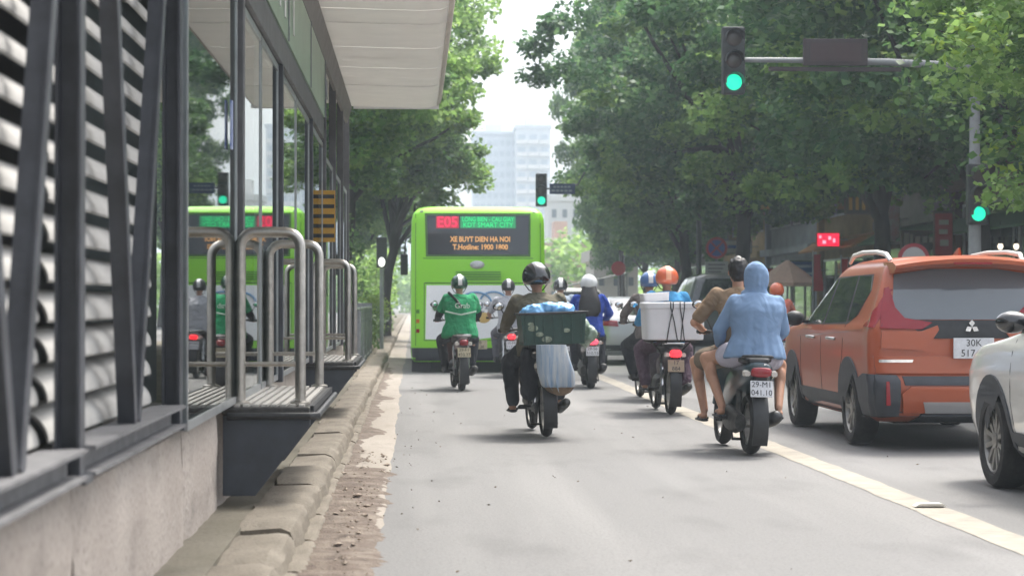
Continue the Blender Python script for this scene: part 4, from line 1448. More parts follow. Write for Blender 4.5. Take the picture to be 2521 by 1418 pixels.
def helmet(t, J, m, stripe=None, r=(.128, .150, .135), visor=None, tilt=0, back=-.075):
    hd = J['head'] + Vector((0, -.012, .028))
    rings = []
    nu, nv = 28, 14
    vs = []
    for i in range(nv + 1):
        th = PI * (i + .02) / (nv + .04)
        ring = []
        for k in range(nu):
            a = 2 * PI * k / nu
            p = Vector((r[0] * math.sin(th) * math.cos(a), r[1] * math.sin(th) * math.sin(a), -r[2] * math.cos(th)))
            zc = back + .055 * max(0, p.y / r[1]) ** 1.2
            if p.z < zc:
                q = (zc - p.z)
                p = Vector((p.x * .97, p.y * .97, zc - q * .05))
            ring.append(hd + p)
        rings.append(ring)
    h = MB().loft(rings).build('helmet', m, t, ang=60)
    if stripe:
        st_ = []
        for th in np.linspace(R(-100), R(70), 16):
            c = Vector((0, math.sin(th) * (r[1] + .003), math.cos(th) * (r[2] + .003)))
            wdt = .030
            st_.append([hd + c + Vector((-wdt, 0, 0)), hd + c * 1.02, hd + c + Vector((wdt, 0, 0)), hd + c * .96 + Vector((wdt, 0, 0)), hd + c * .96 + Vector((-wdt, 0, 0))])
        MB().loft(st_).build('helmet_stripe', stripe, h, ang=60)
    # peak and chin strap
    pk = [[hd + Vector((x, y, z)) for x, y, z in ((-.10, r[1] * .72, .02), (.10, r[1] * .72, .02), (.10, r[1] * .72, .008), (-.10, r[1] * .72, .008))],
          [hd + Vector((x, y, z)) for x, y, z in ((-.06, r[1] + .05, .0), (.06, r[1] + .05, .0), (.06, r[1] + .05, -.008), (-.06, r[1] + .05, -.008))]]
    MB().loft(pk).build('helmet_peak', visor or BLACK, h, ang=40)
    MB().tube([hd + Vector((-r[0] * .9, .02, -.05)), J['head'] + Vector((-.07, .05, -.10)), J['head'] + Vector((0, .06, -.13)), J['head'] + Vector((.07, .05, -.10)), hd + Vector((r[0] * .9, .02, -.05))], .006, 6).build('chin_strap', BLACK, h)
    return h

def hair_cap(t, J, m=HAIRM, nape=.11):
    hd = J['head']
    b = MB()
    b.ell(hd + Vector((0, -.022, .028)), (.088, .098, .108))
    b.ell(hd + Vector((0, -.055, -.04)), (.066, .045, .06))
    b.ell(hd + Vector((0, .05, .085)), (.065, .055, .035))
    return blob('hair', b, m, t, .01, 2, disp=.022, dscale=.03)

def fabric(name, c, var=.10, vs=9, rough=.85, bump=.55, bs=8, col2=None):
    if col2:
        col2 = tuple(a_ * .6 + b_ * .4 for a_, b_ in zip(c, col2))
    m = mat(name, c, rough, var=var, vscale=vs, bump=bump, bscale=bs, col2=col2, spec=.2, stretch=(1, 1, .8))
    for n_ in m.node_tree.nodes:
        if n_.type == 'TEX_NOISE' and abs(n_.inputs['Scale'].default_value - bs) < 1e-4:
            n_.inputs['Distortion'].default_value = 1.6
            n_.inputs['Detail'].default_value = 1.5
        if n_.type == 'BUMP':
            n_.inputs['Distance'].default_value = .05
    return m
DENIM = fabric('dark trousers', (.028, .030, .036))
# ---------------- the riders
SHOE = mat('dark shoe', (.03, .028, .028), .6)
# a: green jacket
MAROON = mat('maroon bike plastic', (.075, .028, .028), .35, coat=.4, var=.2, vscale=8)
La, ra = (.71, 29.9, 0), R(4)
bike('motorcycle', 'maroon motorcycle with a yellowed plate ridden by the green-jacketed person', La, ra, 0, 'underbone', MAROON, plate=PLATEY, plate_lines=('29-F1', '450.37'))
GRJ = fabric('bright green rider jacket', (.035, .30, .13), col2=(.02, .20, .085))
DKG = mat('dark green helmet shell', (.012, .055, .035), .2, coat=.8)
J = base_joints(knL=(-.25, .66, .74), knR=(.25, .66, .74))
p = person('person in a green jacket and white-striped dark helmet riding behind the bus', La, ra, J)
jk = jacket(p, J, GRJ, .045, hem=.03, flare=.03, w=1.16, arm=.55, sleeve=.022, name='jacket')
jacket(p, J, DENIM, .0, arm=1, name='shirt_sleeves', sleeve=.016)
trousers(p, J, DENIM)
shoes(p, J, SHOE)
helmet(p, J, DKG, WHITEP)
yb = J['chest'].y - .185
MB().tube([(-.23, .15, 1.17), (-.1, .135, 1.14), (0, .132, 1.12), (.1, .135, 1.14), (.23, .15, 1.17)], .013, 6).build('reflective_band', mat('pale reflective tape', (.45, .60, .50), .4), jk)
text('jacket_lettering', 'Grab', .11, mat('white print', (.62, .70, .64), .6), jk, (.02, .118, 1.25), ext=.012)
MB().tube([(-.17, .30, 1.45), (-.06, .17, 1.33), (.02, .15, 1.22)], .02, 6).build('bag_strap', BLACK, jk)
# b: grey shirt
Lb, rb = (1.665, 35.0, 0), R(2)
bike('motorcycle', 'dark grey motorcycle with a lit red tail lamp close behind the bus', Lb, rb, 0, 'underbone', mat('dark grey bike plastic', (.06, .062, .068), .4, var=.2), lamp=REDLIT, plate_lines=('30-H6', '117.09'))
GREYT = fabric('light grey t-shirt', (.36, .37, .40), col2=(.22, .23, .26), vs=5)
J = base_joints(shL=(-.19, .36, 1.33), shR=(.19, .36, 1.33), elL=(-.33, .50, 1.10), elR=(.33, .5, 1.10))
p = person('person in a light grey shirt and small dark helmet just behind the bus', Lb, rb, J, SKIN2)
jacket(p, J, GREYT, .035, arm=.55, hem=.03, name='shirt')
trousers(p, J, fabric('grey work trousers', (.10, .10, .115)))
shoes(p, J, SHOE)
helmet(p, J, BLACK, mat('grey helmet stripe', (.5, .5, .52), .3), (.12, .142, .128))
# c: centre rider
Lc, rc = (1.285, 19.62, 0), R(3)
RUST = mat('rusty dark bike plastic', (.028, .030, .036), .5, col2=(.11, .07, .045), vscale=9)
bike('motorcycle', 'dirty dark motorcycle carrying a green crate in the middle of the lane', Lc, rc, R(-2), 'underbone', RUST, plate=mat('mud-grey plate', (.10, .10, .10), .7, var=.3), plate_lines=('29', '608'))
OLIVE = fabric('olive brown shirt', (.10, .095, .065), col2=(.24, .20, .165), vs=3.2)
BKH = mat('glossy black helmet shell', (.016, .017, .020), .15, coat=1)
J = base_joints(shL=(-.20, .36, 1.32), shR=(.20, .36, 1.32), head=(.0, .40, 1.525), neck=(0, .37, 1.385), knL=(-.27, .62, .72), anL=(-.27, .42, .33))
p = person('person in an olive shirt and glossy black helmet behind the green crate', Lc, rc, J, SKIN2, R(-2))
jacket(p, J, OLIVE, .04, hem=.02, w=1.12, sleeve=.02)
trousers(p, J, DENIM, g=.026)
shoes(p, J, SHOE, True)
helmet(p, J, BKH, None, (.142, .165, .150))
# crate on the rack
CRG = mat('dark green crate plastic', (.022, .062, .048), .45, var=.25, vscale=10)
ct = thing('green_crate', 'dark green plastic crate tied on the centre motorcycle', 'crate', (Lc[0] + .05, Lc[1] - .02, .90), rc, lean=R(-2))
W_, D_, H_ = .315, .22, .285
MB().box(-W_ + .02, W_ - .02, -D_ + .02, D_ - .02, 0, .012).build('crate_floor', CRG, ct, ang=0)
for s in (-1, 1):
    MB().add([(-W_ + .025, s * (D_ - .02), 0), (W_ - .025, s * (D_ - .02), 0), (W_, s * D_, H_), (-W_, s * D_, H_), (-W_ + .025, s * (D_ - .032), 0), (W_ - .025, s * (D_ - .032), 0), (W_, s * (D_ - .012), H_), (-W_, s * (D_ - .012), H_)],
             [(0, 1, 2, 3), (7, 6, 5, 4), (0, 4, 5, 1), (1, 5, 6, 2), (2, 6, 7, 3), (3, 7, 4, 0)]).build('crate_wall', CRG, ct, ang=0)
    MB().add([(s * (W_ - .025), -D_ + .033, 0), (s * (W_ - .025), D_ - .033, 0), (s * W_, D_ - .013, H_), (s * W_, -D_ + .013, H_), (s * (W_ - .037), -D_ + .033, 0), (s * (W_ - .037), D_ - .033, 0), (s * (W_ - .012), D_ - .013, H_), (s * (W_ - .012), -D_ + .013, H_)],
             [(0, 1, 2, 3), (7, 6, 5, 4), (0, 4, 5, 1), (1, 5, 6, 2), (2, 6, 7, 3), (3, 7, 4, 0)]).build('crate_wall', CRG, ct, ang=0)
rim_ = MB()
for s in (-1, 1):
    rim_.box(-W_ - .02, W_ + .02, s * D_ - .015, s * D_ + .015, H_, H_ + .025)
    rim_.box(s * W_ - .015, s * W_ + .015, -D_ + .016, D_ - .016, H_, H_ + .0248)
rim_.build('crate_rim', BLACK, ct, ang=0, bev=.005)
rib = MB().box(-.006, .006, -.012, 0, .02, H_ - .01).mesh('crate_rib', CRG, 0)
for k in range(7):
    link('crate_rib', rib, ct, loc=(-.27 + k * .09, -D_ + .014, 0), rot=(R(4), 0, 0))
MB().box(-.24, .10, -D_ + .06, -D_ + .10, -.03, -.002).box(-.2, .2, .05, .09, -.03, -.002).build('rack_bar', BLACK, ct, ang=0)
for (x, z, s_) in ((-.20, .16, .05), (-.14, .10, .04), (-.07, .05, .05), (.12, .13, .035), (-.22, .20, .03)):
    MB().ell((x, -D_ + .004, z), (s_, .004, s_ * .6)).build('paint_patch', mat('pale chipped paint', (.26, .30, .22), .7, var=.5, vscale=30), ct)
bl = thing('blue_bags', 'bright blue plastic bags heaped in the green crate', 'bag', (Lc[0] + .02, Lc[1] - .02, 1.19), rc)
bb = MB()
rr = random.Random(4)
for k in range(9):
    bb.ell((rr.uniform(-.20, .18), rr.uniform(-.13, .1), rr.uniform(0, .06)), (rr.uniform(.07, .12), rr.uniform(.06, .10), rr.uniform(.05, .085)))
blob('plastic_bag', bb, mat('sky blue plastic film', (.10, .32, .66), .25, col2=(.22, .48, .78), vscale=14, coat=.3), bl, .012, 2, disp=.05, dscale=.06)
gb = thing('cabbage_bag', 'pale green bag of leaves beside the green crate', 'bag', (Lc[0] + .36, Lc[1] - .04, .92), rc)
bb = MB()
for k in range(6):
    bb.ell((rr.uniform(-.02, .06), rr.uniform(-.1, .12), rr.uniform(.0, .20)), (.06, .09, .08))
blob('leafy_bag', bb, mat('translucent green bag', (.10, .17, .10), .4, col2=(.34, .40, .34), vscale=12), gb, .012, 2, disp=.05, dscale=.05)
hb = thing('hanging_bag', 'milky plastic bag with blue stripes hanging under the crate', 'bag', (Lc[0] + .03, Lc[1] - .43, .42), rc)
rings = []
for z, hx, hy, cx in ((0, .03, .03, .08), (.03, .10, .05, .07), (.10, .16, .075, .055), (.22, .175, .08, .035), (.34, .16, .07, .01), (.48, .14, .05, -.01)):
    rings.append([Vector((v.x * (1 + .05 * math.sin(5 * k)), v.y * (1 + .25 * math.sin(3 * k + z * 9)), z)) for k, v in enumerate(ringxy(z, cx, 0, hx, hy, 26, 2.3))])
bagm = mat('milky plastic film', (.50, .51, .50), .35, col2=(.16, .26, .40), vscale=9, stretch=(2.4, 2.4, .12))
MB().loft(rings).build('bag_body', bagm, hb, ang=70)
MB().loft([[v + Vector((0, -.004, 0)) for v in ringxy(z, cx, 0, hx, hy, 20)] for z, hx, hy, cx in ((.0, .03, .033, .08), (.03, .102, .054, .07), (.08, .15, .074, .06))]).build('bag_contents', mat('brown bag contents', (.16, .11, .07), .8, var=.4, vscale=15), hb, ang=60)
sk = thing('sack', 'dark cloth sack strapped low on the left of the centre motorcycle', 'sack', (Lc[0] - .16, Lc[1] + .08, .36), rc)
bb = MB()
bb.loft([ringxy(z, 0, 0, hx, .16, 16) for z, hx in ((0, .05), (.06, .08), (.25, .09), (.42, .085), (.50, .06))])
blob('sack_cloth', bb, fabric('black sackcloth', (.022, .023, .03)), sk, .014, 3, disp=.03, dscale=.1)
# d: woman with long hair
Ld, rd = (2.675, 30.6, 0), R(-1)
bike('motorcycle', 'black scooter with a white plate ridden by the person with long black hair', Ld, rd, 0, 'scooter', mat('gloss black scooter plastic', (.016, .016, .019), .25, coat=.7), lamp=glow('weakly lit red lamp', (1, .06, .10), .9, (.5, .03, .05)), plate_lines=('29-S6', '310.55'))
BLJ = fabric('royal blue jacket', (.025, .055, .30), col2=(.03, .09, .42))
J = base_joints(head=(0, .41, 1.565), neck=(0, .36, 1.42), elL=(-.32, .48, 1.13), elR=(.32, .48, 1.13))
p = person('person with long black hair, blue jacket and white helmet on the black scooter', Ld, rd, J)
jacket(p, J, BLJ, .042, hem=.03, flare=.02, w=1.02, sleeve=.018)
trousers(p, J, DENIM)
shoes(p, J, SHOE)
helmet(p, J, mat('white helmet shell', (.66, .68, .70), .2, coat=.6), None, (.135, .15, .14))
hd = J['head']
rings = []
for z, hx, hy, y in ((.05, .09, .08, .39), (-.05, .115, .06, .31), (-.15, .135, .045, .245), (-.28, .165, .04, .185), (-.40, .17, .035, .16), (-.47, .12, .025, .155), (-.50, .05, .015, .155)):
    rings.append([Vector((v.x * (1 + .03 * math.sin(7 * k)), v.y, hd.z + z)) for k, v in enumerate(ringxy(0, 0, y, hx, hy, 24, 2.2))])
MB().loft(rings).build('hair', HAIRM, p, ang=70)
# e: foam boxes
Le, re = (2.985, 23.5, 0), R(1)
bike('motorcycle', 'dusty purple-brown motorcycle under the white foam boxes with a lit red lamp', Le, re, R(1), 'underbone', mat('dusty plum bike plastic', (.060, .038, .048), .55, col2=(.12, .10, .10), vscale=7), lamp=REDLIT, plate=mat('tan dusty plate', (.34, .26, .18), .6, var=.2), plate_lines=('17', '884'))
BLC = fabric('bright blue raincoat', (.06, .26, .50))
J = base_joints(hip=(0, .36, .87), waist=(0, .36, 1.02), chest=(0, .42, 1.24), neck=(0, .46, 1.42), head=(.0, .49, 1.565), shL=(-.19, .44, 1.36), shR=(.19, .44, 1.36), anL=(-.24, .45, .36), anR=(.24, .45, .36), knL=(-.27, .68, .74), knR=(.27, .68, .74))
p = person('person in a blue raincoat and orange helmet riding with white foam boxes', Le, re, J, SKIN2, R(1))
jacket(p, J, BLC, .04, w=1.0)
trousers(p, J, fabric('plum patterned trousers', (.075, .045, .065), col2=(.16, .11, .14), vs=30), g=.03)
shoes(p, J, SHOE, True)
helmet(p, J, mat('orange helmet shell', (.60, .12, .045), .3, coat=.6, col2=(.60, .12, .045)), mat('pale orange stripe', (.72, .34, .20), .3), (.138, .155, .138))
FOAM = mat('white styrofoam', (.66, .66, .68), .7, var=.06, vscale=4, bump=.12, bscale=90)
fb = thing('foam_box', 'large white styrofoam box strapped across the motorcycle rack', 'box', (Le[0] + .015, Le[1] - .06, .87), re)
rings = [ringxy(z, 0, 0, hx, hy, 32, 9) for z, hx, hy in ((0, .325, .24), (.01, .335, .25), (.36, .350, .262), (.365, .355, .268))]
MB().loft(rings).build('box_body', FOAM, fb, ang=30)
MB().loft([ringxy(z, 0, 0, hx, hy, 32, 9) for z, hx, hy in ((.366, .362, .272), (.42, .362, .272), (.435, .350, .26))]).build('box_lid', FOAM, fb, ang=30)
for k, (x0, x1) in enumerate(((-.10, -.03), (.02, -.06), (.06, .10), (.10, .05))):
    MB().tube([(x0, -.255, 0), ((x0 + x1) / 2, -.268, .22), (x1, -.278, .37), (x1, -.276, .43), (x1 * .9, -.1, .442), (x1, .27, .44), (x0, .255, 0)], .006, 6).build('tie_strap', BLACK, fb)
fb2 = thing('foam_box', 'second white styrofoam box standing ahead on the same rack, lid raised at the left', 'box', (Le[0] - .17, Le[1] + .12, 1.312), re + R(4), lean=R(-4))
MB().loft([ringxy(z, 0, 0, hx, hy, 28, 8) for z, hx, hy in ((0, .15, .12), (.09, .16, .13), (.10, .165, .135))]).build('box_body', FOAM, fb2, ang=30)
rk_ = thing('rack', 'dark steel carrier rack beneath the white foam boxes', 'rack', (Le[0], Le[1] - .05, .80), re)
for y in (-.18, 0, .18):
    MB().tube([(-.30, y, .055), (.30, y, .055)], .011, 6).build('rack_bar', DARKMETAL, rk_)
for s in (-1, 1):
    MB().tube([(s * .26, -.2, .04), (s * .26, .2, .04)], .011, 6).build('rack_rail', DARKMETAL, rk_)
    MB().tube([(s * .22, 0, .04), (s * .10, .05, -.10), (s * .10, .1, -.2)], .011, 6).build('rack_strut', DARKMETAL, rk_)
# e2: rider with a blue helmet behind the boxes
L2, r2_ = (3.16, 26.6, 0), R(2)
bike('motorcycle', 'dark motorcycle half hidden ahead of the foam boxes', L2, r2_, 0, 'underbone', mat('dark blue-black bike plastic', (.022, .024, .032), .4, var=.3), plate_lines=('29-K1', '092.60'))
PLAID = fabric('plaid grey shirt', (.16, .14, .13), col2=(.06, .055, .06), vs=22)
J = base_joints(elL=(-.33, .46, 1.14), knL=(-.27, .66, .72))
p = person('person in a plaid shirt and blue helmet half hidden by the foam boxes', L2, r2_, J, SKIN2)
jacket(p, J, PLAID, .03, w=1.05, sleeve=.014)
trousers(p, J, DENIM, g=.025)
shoes(p, J, SHOE)
helmet(p, J, mat('blue helmet shell', (.06, .14, .34), .25, coat=.7), WHITEP)
# f: couple on the dark scooter
Lf, rf_ = (2.885, 17.3, 0), R(2)
bike('motorcycle', 'dark teal scooter with a white plate carrying two bareheaded people', Lf, rf_, R(2), 'scooter', mat('dark teal scooter plastic', (.018, .040, .050), .3, coat=.6, var=.15), plate_lines=('29-M1', '041.10'))
J = base_joints(hip=(-.01, .42, .86), waist=(-.01, .42, 1.01), chest=(-.03, .48, 1.24), neck=(-.05, .53, 1.42), head=(-.055, .56, 1.575), shL=(-.245, .50, 1.35), shR=(.15, .52, 1.36), elL=(-.42, .58, 1.11), elR=(.32, .62, 1.13),
                haL=(-.30, .845, 1.045), haR=(.29, .845, 1.045), knL=(-.36, .80, .76), knR=(.25, .80, .76), anL=(-.30, .62, .34), anR=(.22, .64, .345))
p = person('bareheaded person with dark hair in a tan t-shirt driving the dark scooter', Lf, rf_, J, SKIN, R(2))
TAN = fabric('tan t-shirt', (.24, .165, .105))
jacket(p, J, TAN, .03, arm=.62, name='shirt', w=1.05, sleeve=.016)
trousers(p, J, fabric('khaki shorts', (.20, .16, .12)), .75, name='shorts')
shoes(p, J, BLACK, True)
hair_cap(p, J)
J = base_joints(hip=(.03, .10, .875), waist=(.03, .09, 1.02), chest=(.03, .11, 1.22), neck=(.035, .14, 1.38), head=(.03, .18, 1.50), shL=(-.15, .13, 1.32), shR=(.215, .12, 1.32), elL=(-.26, .22, 1.06), elR=(.29, .22, 1.07),
                haL=(-.22, .42, .93), haR=(.24, .44, .95), knL=(-.33, .46, .80), knR=(.33, .44, .76), anL=(-.22, .22, .40), anR=(.27, .18, .40))
p = person('bare-legged passenger in a light blue hooded top on the dark scooter', Lf, rf_, J, SKIN, R(2))
HOOD = fabric('faded blue sweatshirt', (.185, .275, .42), col2=(.15, .235, .38), vs=3, bump=.35, bs=6)
b = MB()
b.loft(torso_rings(J, .050, .0, .045, 1.06))
for a in 'LR':
    capsule(b, J['sh' + a] - Vector((0, 0, .015)), J['el' + a], .068, .066)
    capsule(b, J['el' + a], J['el' + a].lerp(J['ha' + a], .95), .066, .048)
# hood up over the head
hd = J['head']
b.ell(hd + Vector((.0, -.02, -.135)), (.12, .10, .05))
hoodo = blob('hooded_top', b, HOOD, p, .011, 6, disp=.0125, dscale=.16)
hb_ = MB()
hb_.loft([ringxy(hd.z + z, hd.x + cx, hd.y + cy, hx, hy, 26, p_) for z, cx, cy, hx, hy, p_ in (
    (-.17, 0, -.03, .118, .095, 2.2), (-.12, 0, -.035, .104, .095, 2.3), (-.085, .0, -.03, .094, .098, 2.4), (-.03, .004, -.02, .104, .115, 2.5), (.04, .004, -.02, .106, .125, 2.5),
    (.09, .0, -.025, .094, .118, 2.4), (.13, -.004, -.03, .066, .092, 2.2), (.155, -.008, -.035, .028, .045, 2.0))])
hb_.tube([hd + Vector(q) for q in ((-.10, .03, -.12), (-.085, -.08, -.13), (0, -.135, -.145), (.085, -.08, -.13), (.10, .03, -.12))], .026, 10)
hb_.tube([hd + Vector(q) for q in ((.0, -.14, -.05), (.0, -.148, .02), (0, -.12, .10))], .010, 8)
blob('hood', hb_, HOOD, p, .009, 4, disp=.011, dscale=.07)
def folds(me):
    for v in me.vertices:
        z = v.co.z
        x, y = v.co.x - .03, v.co.y - .11
        if z < 1.22 and abs(x) < .27:
            k = (1.22 - z) / .42
            a = math.atan2(y, x)
            f = (math.sin(a * 17) * .5 + math.sin(a * 9 + 2) * .7) * .010 * k
            r_ = max(math.hypot(x, y), .01)
            v.co.x += x / r_ * f
            v.co.y += y / r_ * f
POST.append((hoodo, folds))
trousers(p, J, fabric('pale lilac shorts', (.46, .44, .52), var=.08), .42, .026, name='shorts')
shoes(p, J, BLACK, True)
MB().ell(hd + Vector((0, .052, .0)), (.072, .05, .095)).build('hair', HAIRM, p)
# g: rider ahead with striped helmet
Lg, rg = (2.46, 33.6, 0), R(0)
bike('motorcycle', 'grey motorcycle ahead of the centre rider beside the bus corner', Lg, rg, 0, 'underbone', mat('silver grey bike plastic', (.22, .22, .23), .35, coat=.4), plate_lines=('30-B2', '775.31'))
J = base_joints()
p = person('person in a pale blue shirt and black helmet with white stripe beside the bus corner', Lg, rg, J, SKIN2)
jacket(p, J, fabric('pale blue-grey shirt', (.30, .36, .44)), .035, name='shirt', arm=.6)
trousers(p, J, fabric('grey trousers', (.17, .17, .18)))
shoes(p, J, SHOE)
helmet(p, J, BKH, WHITEP, (.122, .145, .13))
# h: orange helmet beyond the hoodie
Lh, rh = (6.1, 33.5, 0), R(0)
bike('motorcycle', 'red motorcycle beyond the orange car bonnet', Lh, rh, 0, 'scooter', mat('red scooter plastic', (.35, .03, .03), .3, coat=.6), plate_lines=('29-L5', '663.18'))
J = base_joints(head=(0, .40, 1.48), neck=(0, .35, 1.34), shL=(-.17, .33, 1.29), shR=(.17, .33, 1.29))
p = person('person in a salmon jacket and orange helmet beyond the hooded passenger', Lh, rh, J)
jacket(p, J, fabric('salmon jacket', (.52, .16, .12)), .035)
trousers(p, J, DENIM)
shoes(p, J, SHOE)
helmet(p, J, mat('orange helmet shell', (.60, .12, .045)), None, (.125, .145, .13))
# ================================================================== SIGNALS AND SIGNS
POLEM = mat('weathered grey pole', (.26, .27, .28), .5, .2, var=.2, vscale=5)
SIGBOX = mat('black signal housing', (.02, .022, .024), .5)
CYAN = glow('lit green signal lens', (.01, 1.0, .55), .46)
OFFL = mat('unlit signal lens', (.035, .02, .02), .3, coat=.5)
def head(parent, loc, r=.15, lit=2, rz=0):
    """three lamp head, lit lamp index from the top; local frame faces -Y"""
    h = MB().box(-r * 1.25, r * 1.25, 0, .18, -r * 3.7, r * 3.7).build('signal_head', SIGBOX, parent, ang=0, bev=.03, loc=loc, rot=(0, 0, rz))
    for k in range(3):
        z = r * 2.4 * (1 - k)
        MB().ell((0, -.005, z), (r * .88, .03, r * .88), nu=18).build('signal_lens', CYAN if k == lit else OFFL, h)
        A = [R(a) for a in np.linspace(-10, 190, 12)]
        rings = [[Vector((q * math.cos(a), y, z + q * math.sin(a))) for a in A] for q, y in ((r, .0), (r * .98, -.20))]
        vs = rings[0] + rings[1]
        n = len(A)
        MB().add(vs + [v * 1.0 + Vector((0, 0, .006)) for v in vs], [(i, i + 1, n + i + 1, n + i) for i in range(n - 1)] + [(2 * n + i, 3 * n + i, 3 * n + i + 1, 2 * n + i + 1) for i in range(n - 1)]).build('visor', SIGBOX, h)
    return h
ts = thing('traffic_signal', 'grey mast arm traffic signal lit green in front of the right-hand trees', 'traffic signal', (9.28, 33.2, .15))
MB().tube([(0, 0, 0), (0, 0, 2.6), (0, 0, 5.4)], [.115, .10, .075], 14).build('pole', POLEM, ts)
MB().lathe([(.22, 0), (.22, .03), (.13, .06), (.12, .22)], None, 16).build('pole_base', POLEM, ts)
MB().tube([(0, 0, 5.05), (-1.5, 0, 5.12), (-3.2, 0, 5.14), (-3.95, 0, 5.14)], [.07, .06, .045, .04], 12).build('mast_arm', mat('pale arm paint', (.24, .25, .26), .5), ts)
head(ts, (-4.03, -.12, 5.12))
head(ts, (0, -.22, 2.93), .135)
bd = MB().box(-.53, .53, -.1, 0, -.22, .22).build('countdown_board', mat('dull maroon board', (.032, .018, .022), .5), ts, ang=0, bev=.01, loc=(-2.35, -.06, 5.26))
MB().box(-.42, .42, -.108, -.101, -.15, .15).build('board_panel', mat('unlit display', (.045, .022, .027), .4), bd, ang=0)
MB().box(-1.1, 1.1, -.05, .0, -.31, -.24).build('board_bracket', mat('dull maroon board', (.05, .03, .035)), bd, ang=0)
t2 = thing('traffic_signal', 'far traffic signal lit green beside the bus roof with a blue street sign', 'traffic signal', (9.6, 68, .15))
MB().tube([(0, 0, 0), (0, 0, 5.0)], [.11, .08], 12).build('pole', STEEL, t2)
MB().tube([(0, 0, 4.9), (-1.2, 0, 6.0), (-2.6, 0, 6.3), (-3.7, 0, 5.8), (-4.1, 0, 5.1), (-5.2, 0, 4.95)], [.05, .045, .04, .035, .03, .03], 10).build('mast_arm', STEEL, t2)
head(t2, (-5.32, -.12, 4.92), .15)
sb = MB().box(-.43, .43, -.03, 0, -.18, .18).build('street_sign', mat('navy street sign', (.03, .055, .15), .4), t2, ang=0, loc=(-4.62, -.12, 4.95))
for z, w_ in ((.07, .30), (-.06, .36)):
    for k in range(5):
        MB().box(-w_ + k * w_ * .4, -w_ + k * w_ * .4 + w_ * .3, -.036, -.0305, z - .03, z + .03).build('sign_lettering', mat('faded white lettering', (.22, .27, .36), .5), sb, ang=0)
ps = thing('pedestrian_signal', 'small black signal post on the median left of the bus', 'traffic signal', (-.78, 50, .15))
MB().tube([(0, 0, 0), (0, 0, 2.4)], .05, 10).build('pole', POLEM, ps)
h = MB().box(-.13, .13, -.1, .1, 2.0, 2.75).build('signal_head', SIGBOX, ps, ang=0, bev=.02)
MB().ell((0, -.11, 2.14), (.085, .03, .12)).build('signal_lens', mat('pale lens reflection', (.8, .8, .78), .2, emit=(1, 1, .95), estr=.5), h)

def round_sign(name, label, loc, rad, ring, inner, bar=None, plate_=None, hgt=2.2, glyph=None):
    t = thing(name, label, 'road sign', loc)
    MB().tube([(0, .03, 0), (0, .03, hgt + rad)], .035, 10).build('post', POLEM, t)
    M = T(0, 0, hgt) @ Rx(PI / 2)
    d = MB().lathe([(.001, -.012), (rad, -.012), (rad, .012), (.001, .012)], M, 32).build('sign_disc', ring, t)
    MB().lathe([(.001, .013), (rad * .76, .013), (rad * .76, .016), (.001, .016)], M, 32).build('sign_face', inner, d)
    if bar:
        for a in bar:
            MB().box(-rad * .74, rad * .74, -.021, -.017, -rad * .07, rad * .07, T(0, 0, hgt) @ Ry(R(a))).build('slash', ring, d, ang=0)
    if glyph:
        glyph(d, hgt, rad)
    if plate_:
        w_, h_, z_ = plate_
        p = MB().box(-w_ / 2, w_ / 2, -.015, .01, hgt - z_ - h_ / 2, hgt - z_ + h_ / 2).build('sub_plate', mat('pale sign plate', (.45, .46, .46), .5), t, ang=0)
        for k, zz in enumerate((.10, -.02, -.12)):
            MB().box(-w_ * .38, w_ * (.36 - .08 * k), -.021, -.0155, hgt - z_ + zz - .025, hgt - z_ + zz + .025).build('plate_lettering', mat('grey sign print', (.2, .2, .22), .5), p, ang=0)
    return t
SRED = mat('sign red', (.42, .03, .05), .4)
SBLU = mat('sign blue', (.05, .07, .36), .4)
SWHI = mat('sign white', (.62, .60, .60), .4)
round_sign('road_sign', 'round blue sign with red ring and slashes above a white plate', (9.45, 63, .15), .34, SRED, SBLU, (45, -45), (.72, .40, .62), 2.85)
def truckglyph(d, hgt, rad):
    MB().box(-.12, .16, -.022, -.017, hgt - .03, hgt + .04).box(-.17, -.13, -.022, -.017, hgt - .03, hgt + .02).build('lorry_mark', INK, d, ang=0)
round_sign('road_sign', 'round white sign with thick red ring behind the orange car roof', (9.6, 38.6, .15), .31, SRED, SWHI, None, None, 1.98, truckglyph)
round_sign('road_sign', 'small red disc sign beside the far trees left of the blue sign', (8.7, 86, .15), .30, SRED, mat('sign dull red', (.36, .05, .04), .5), None, None, 2.6)

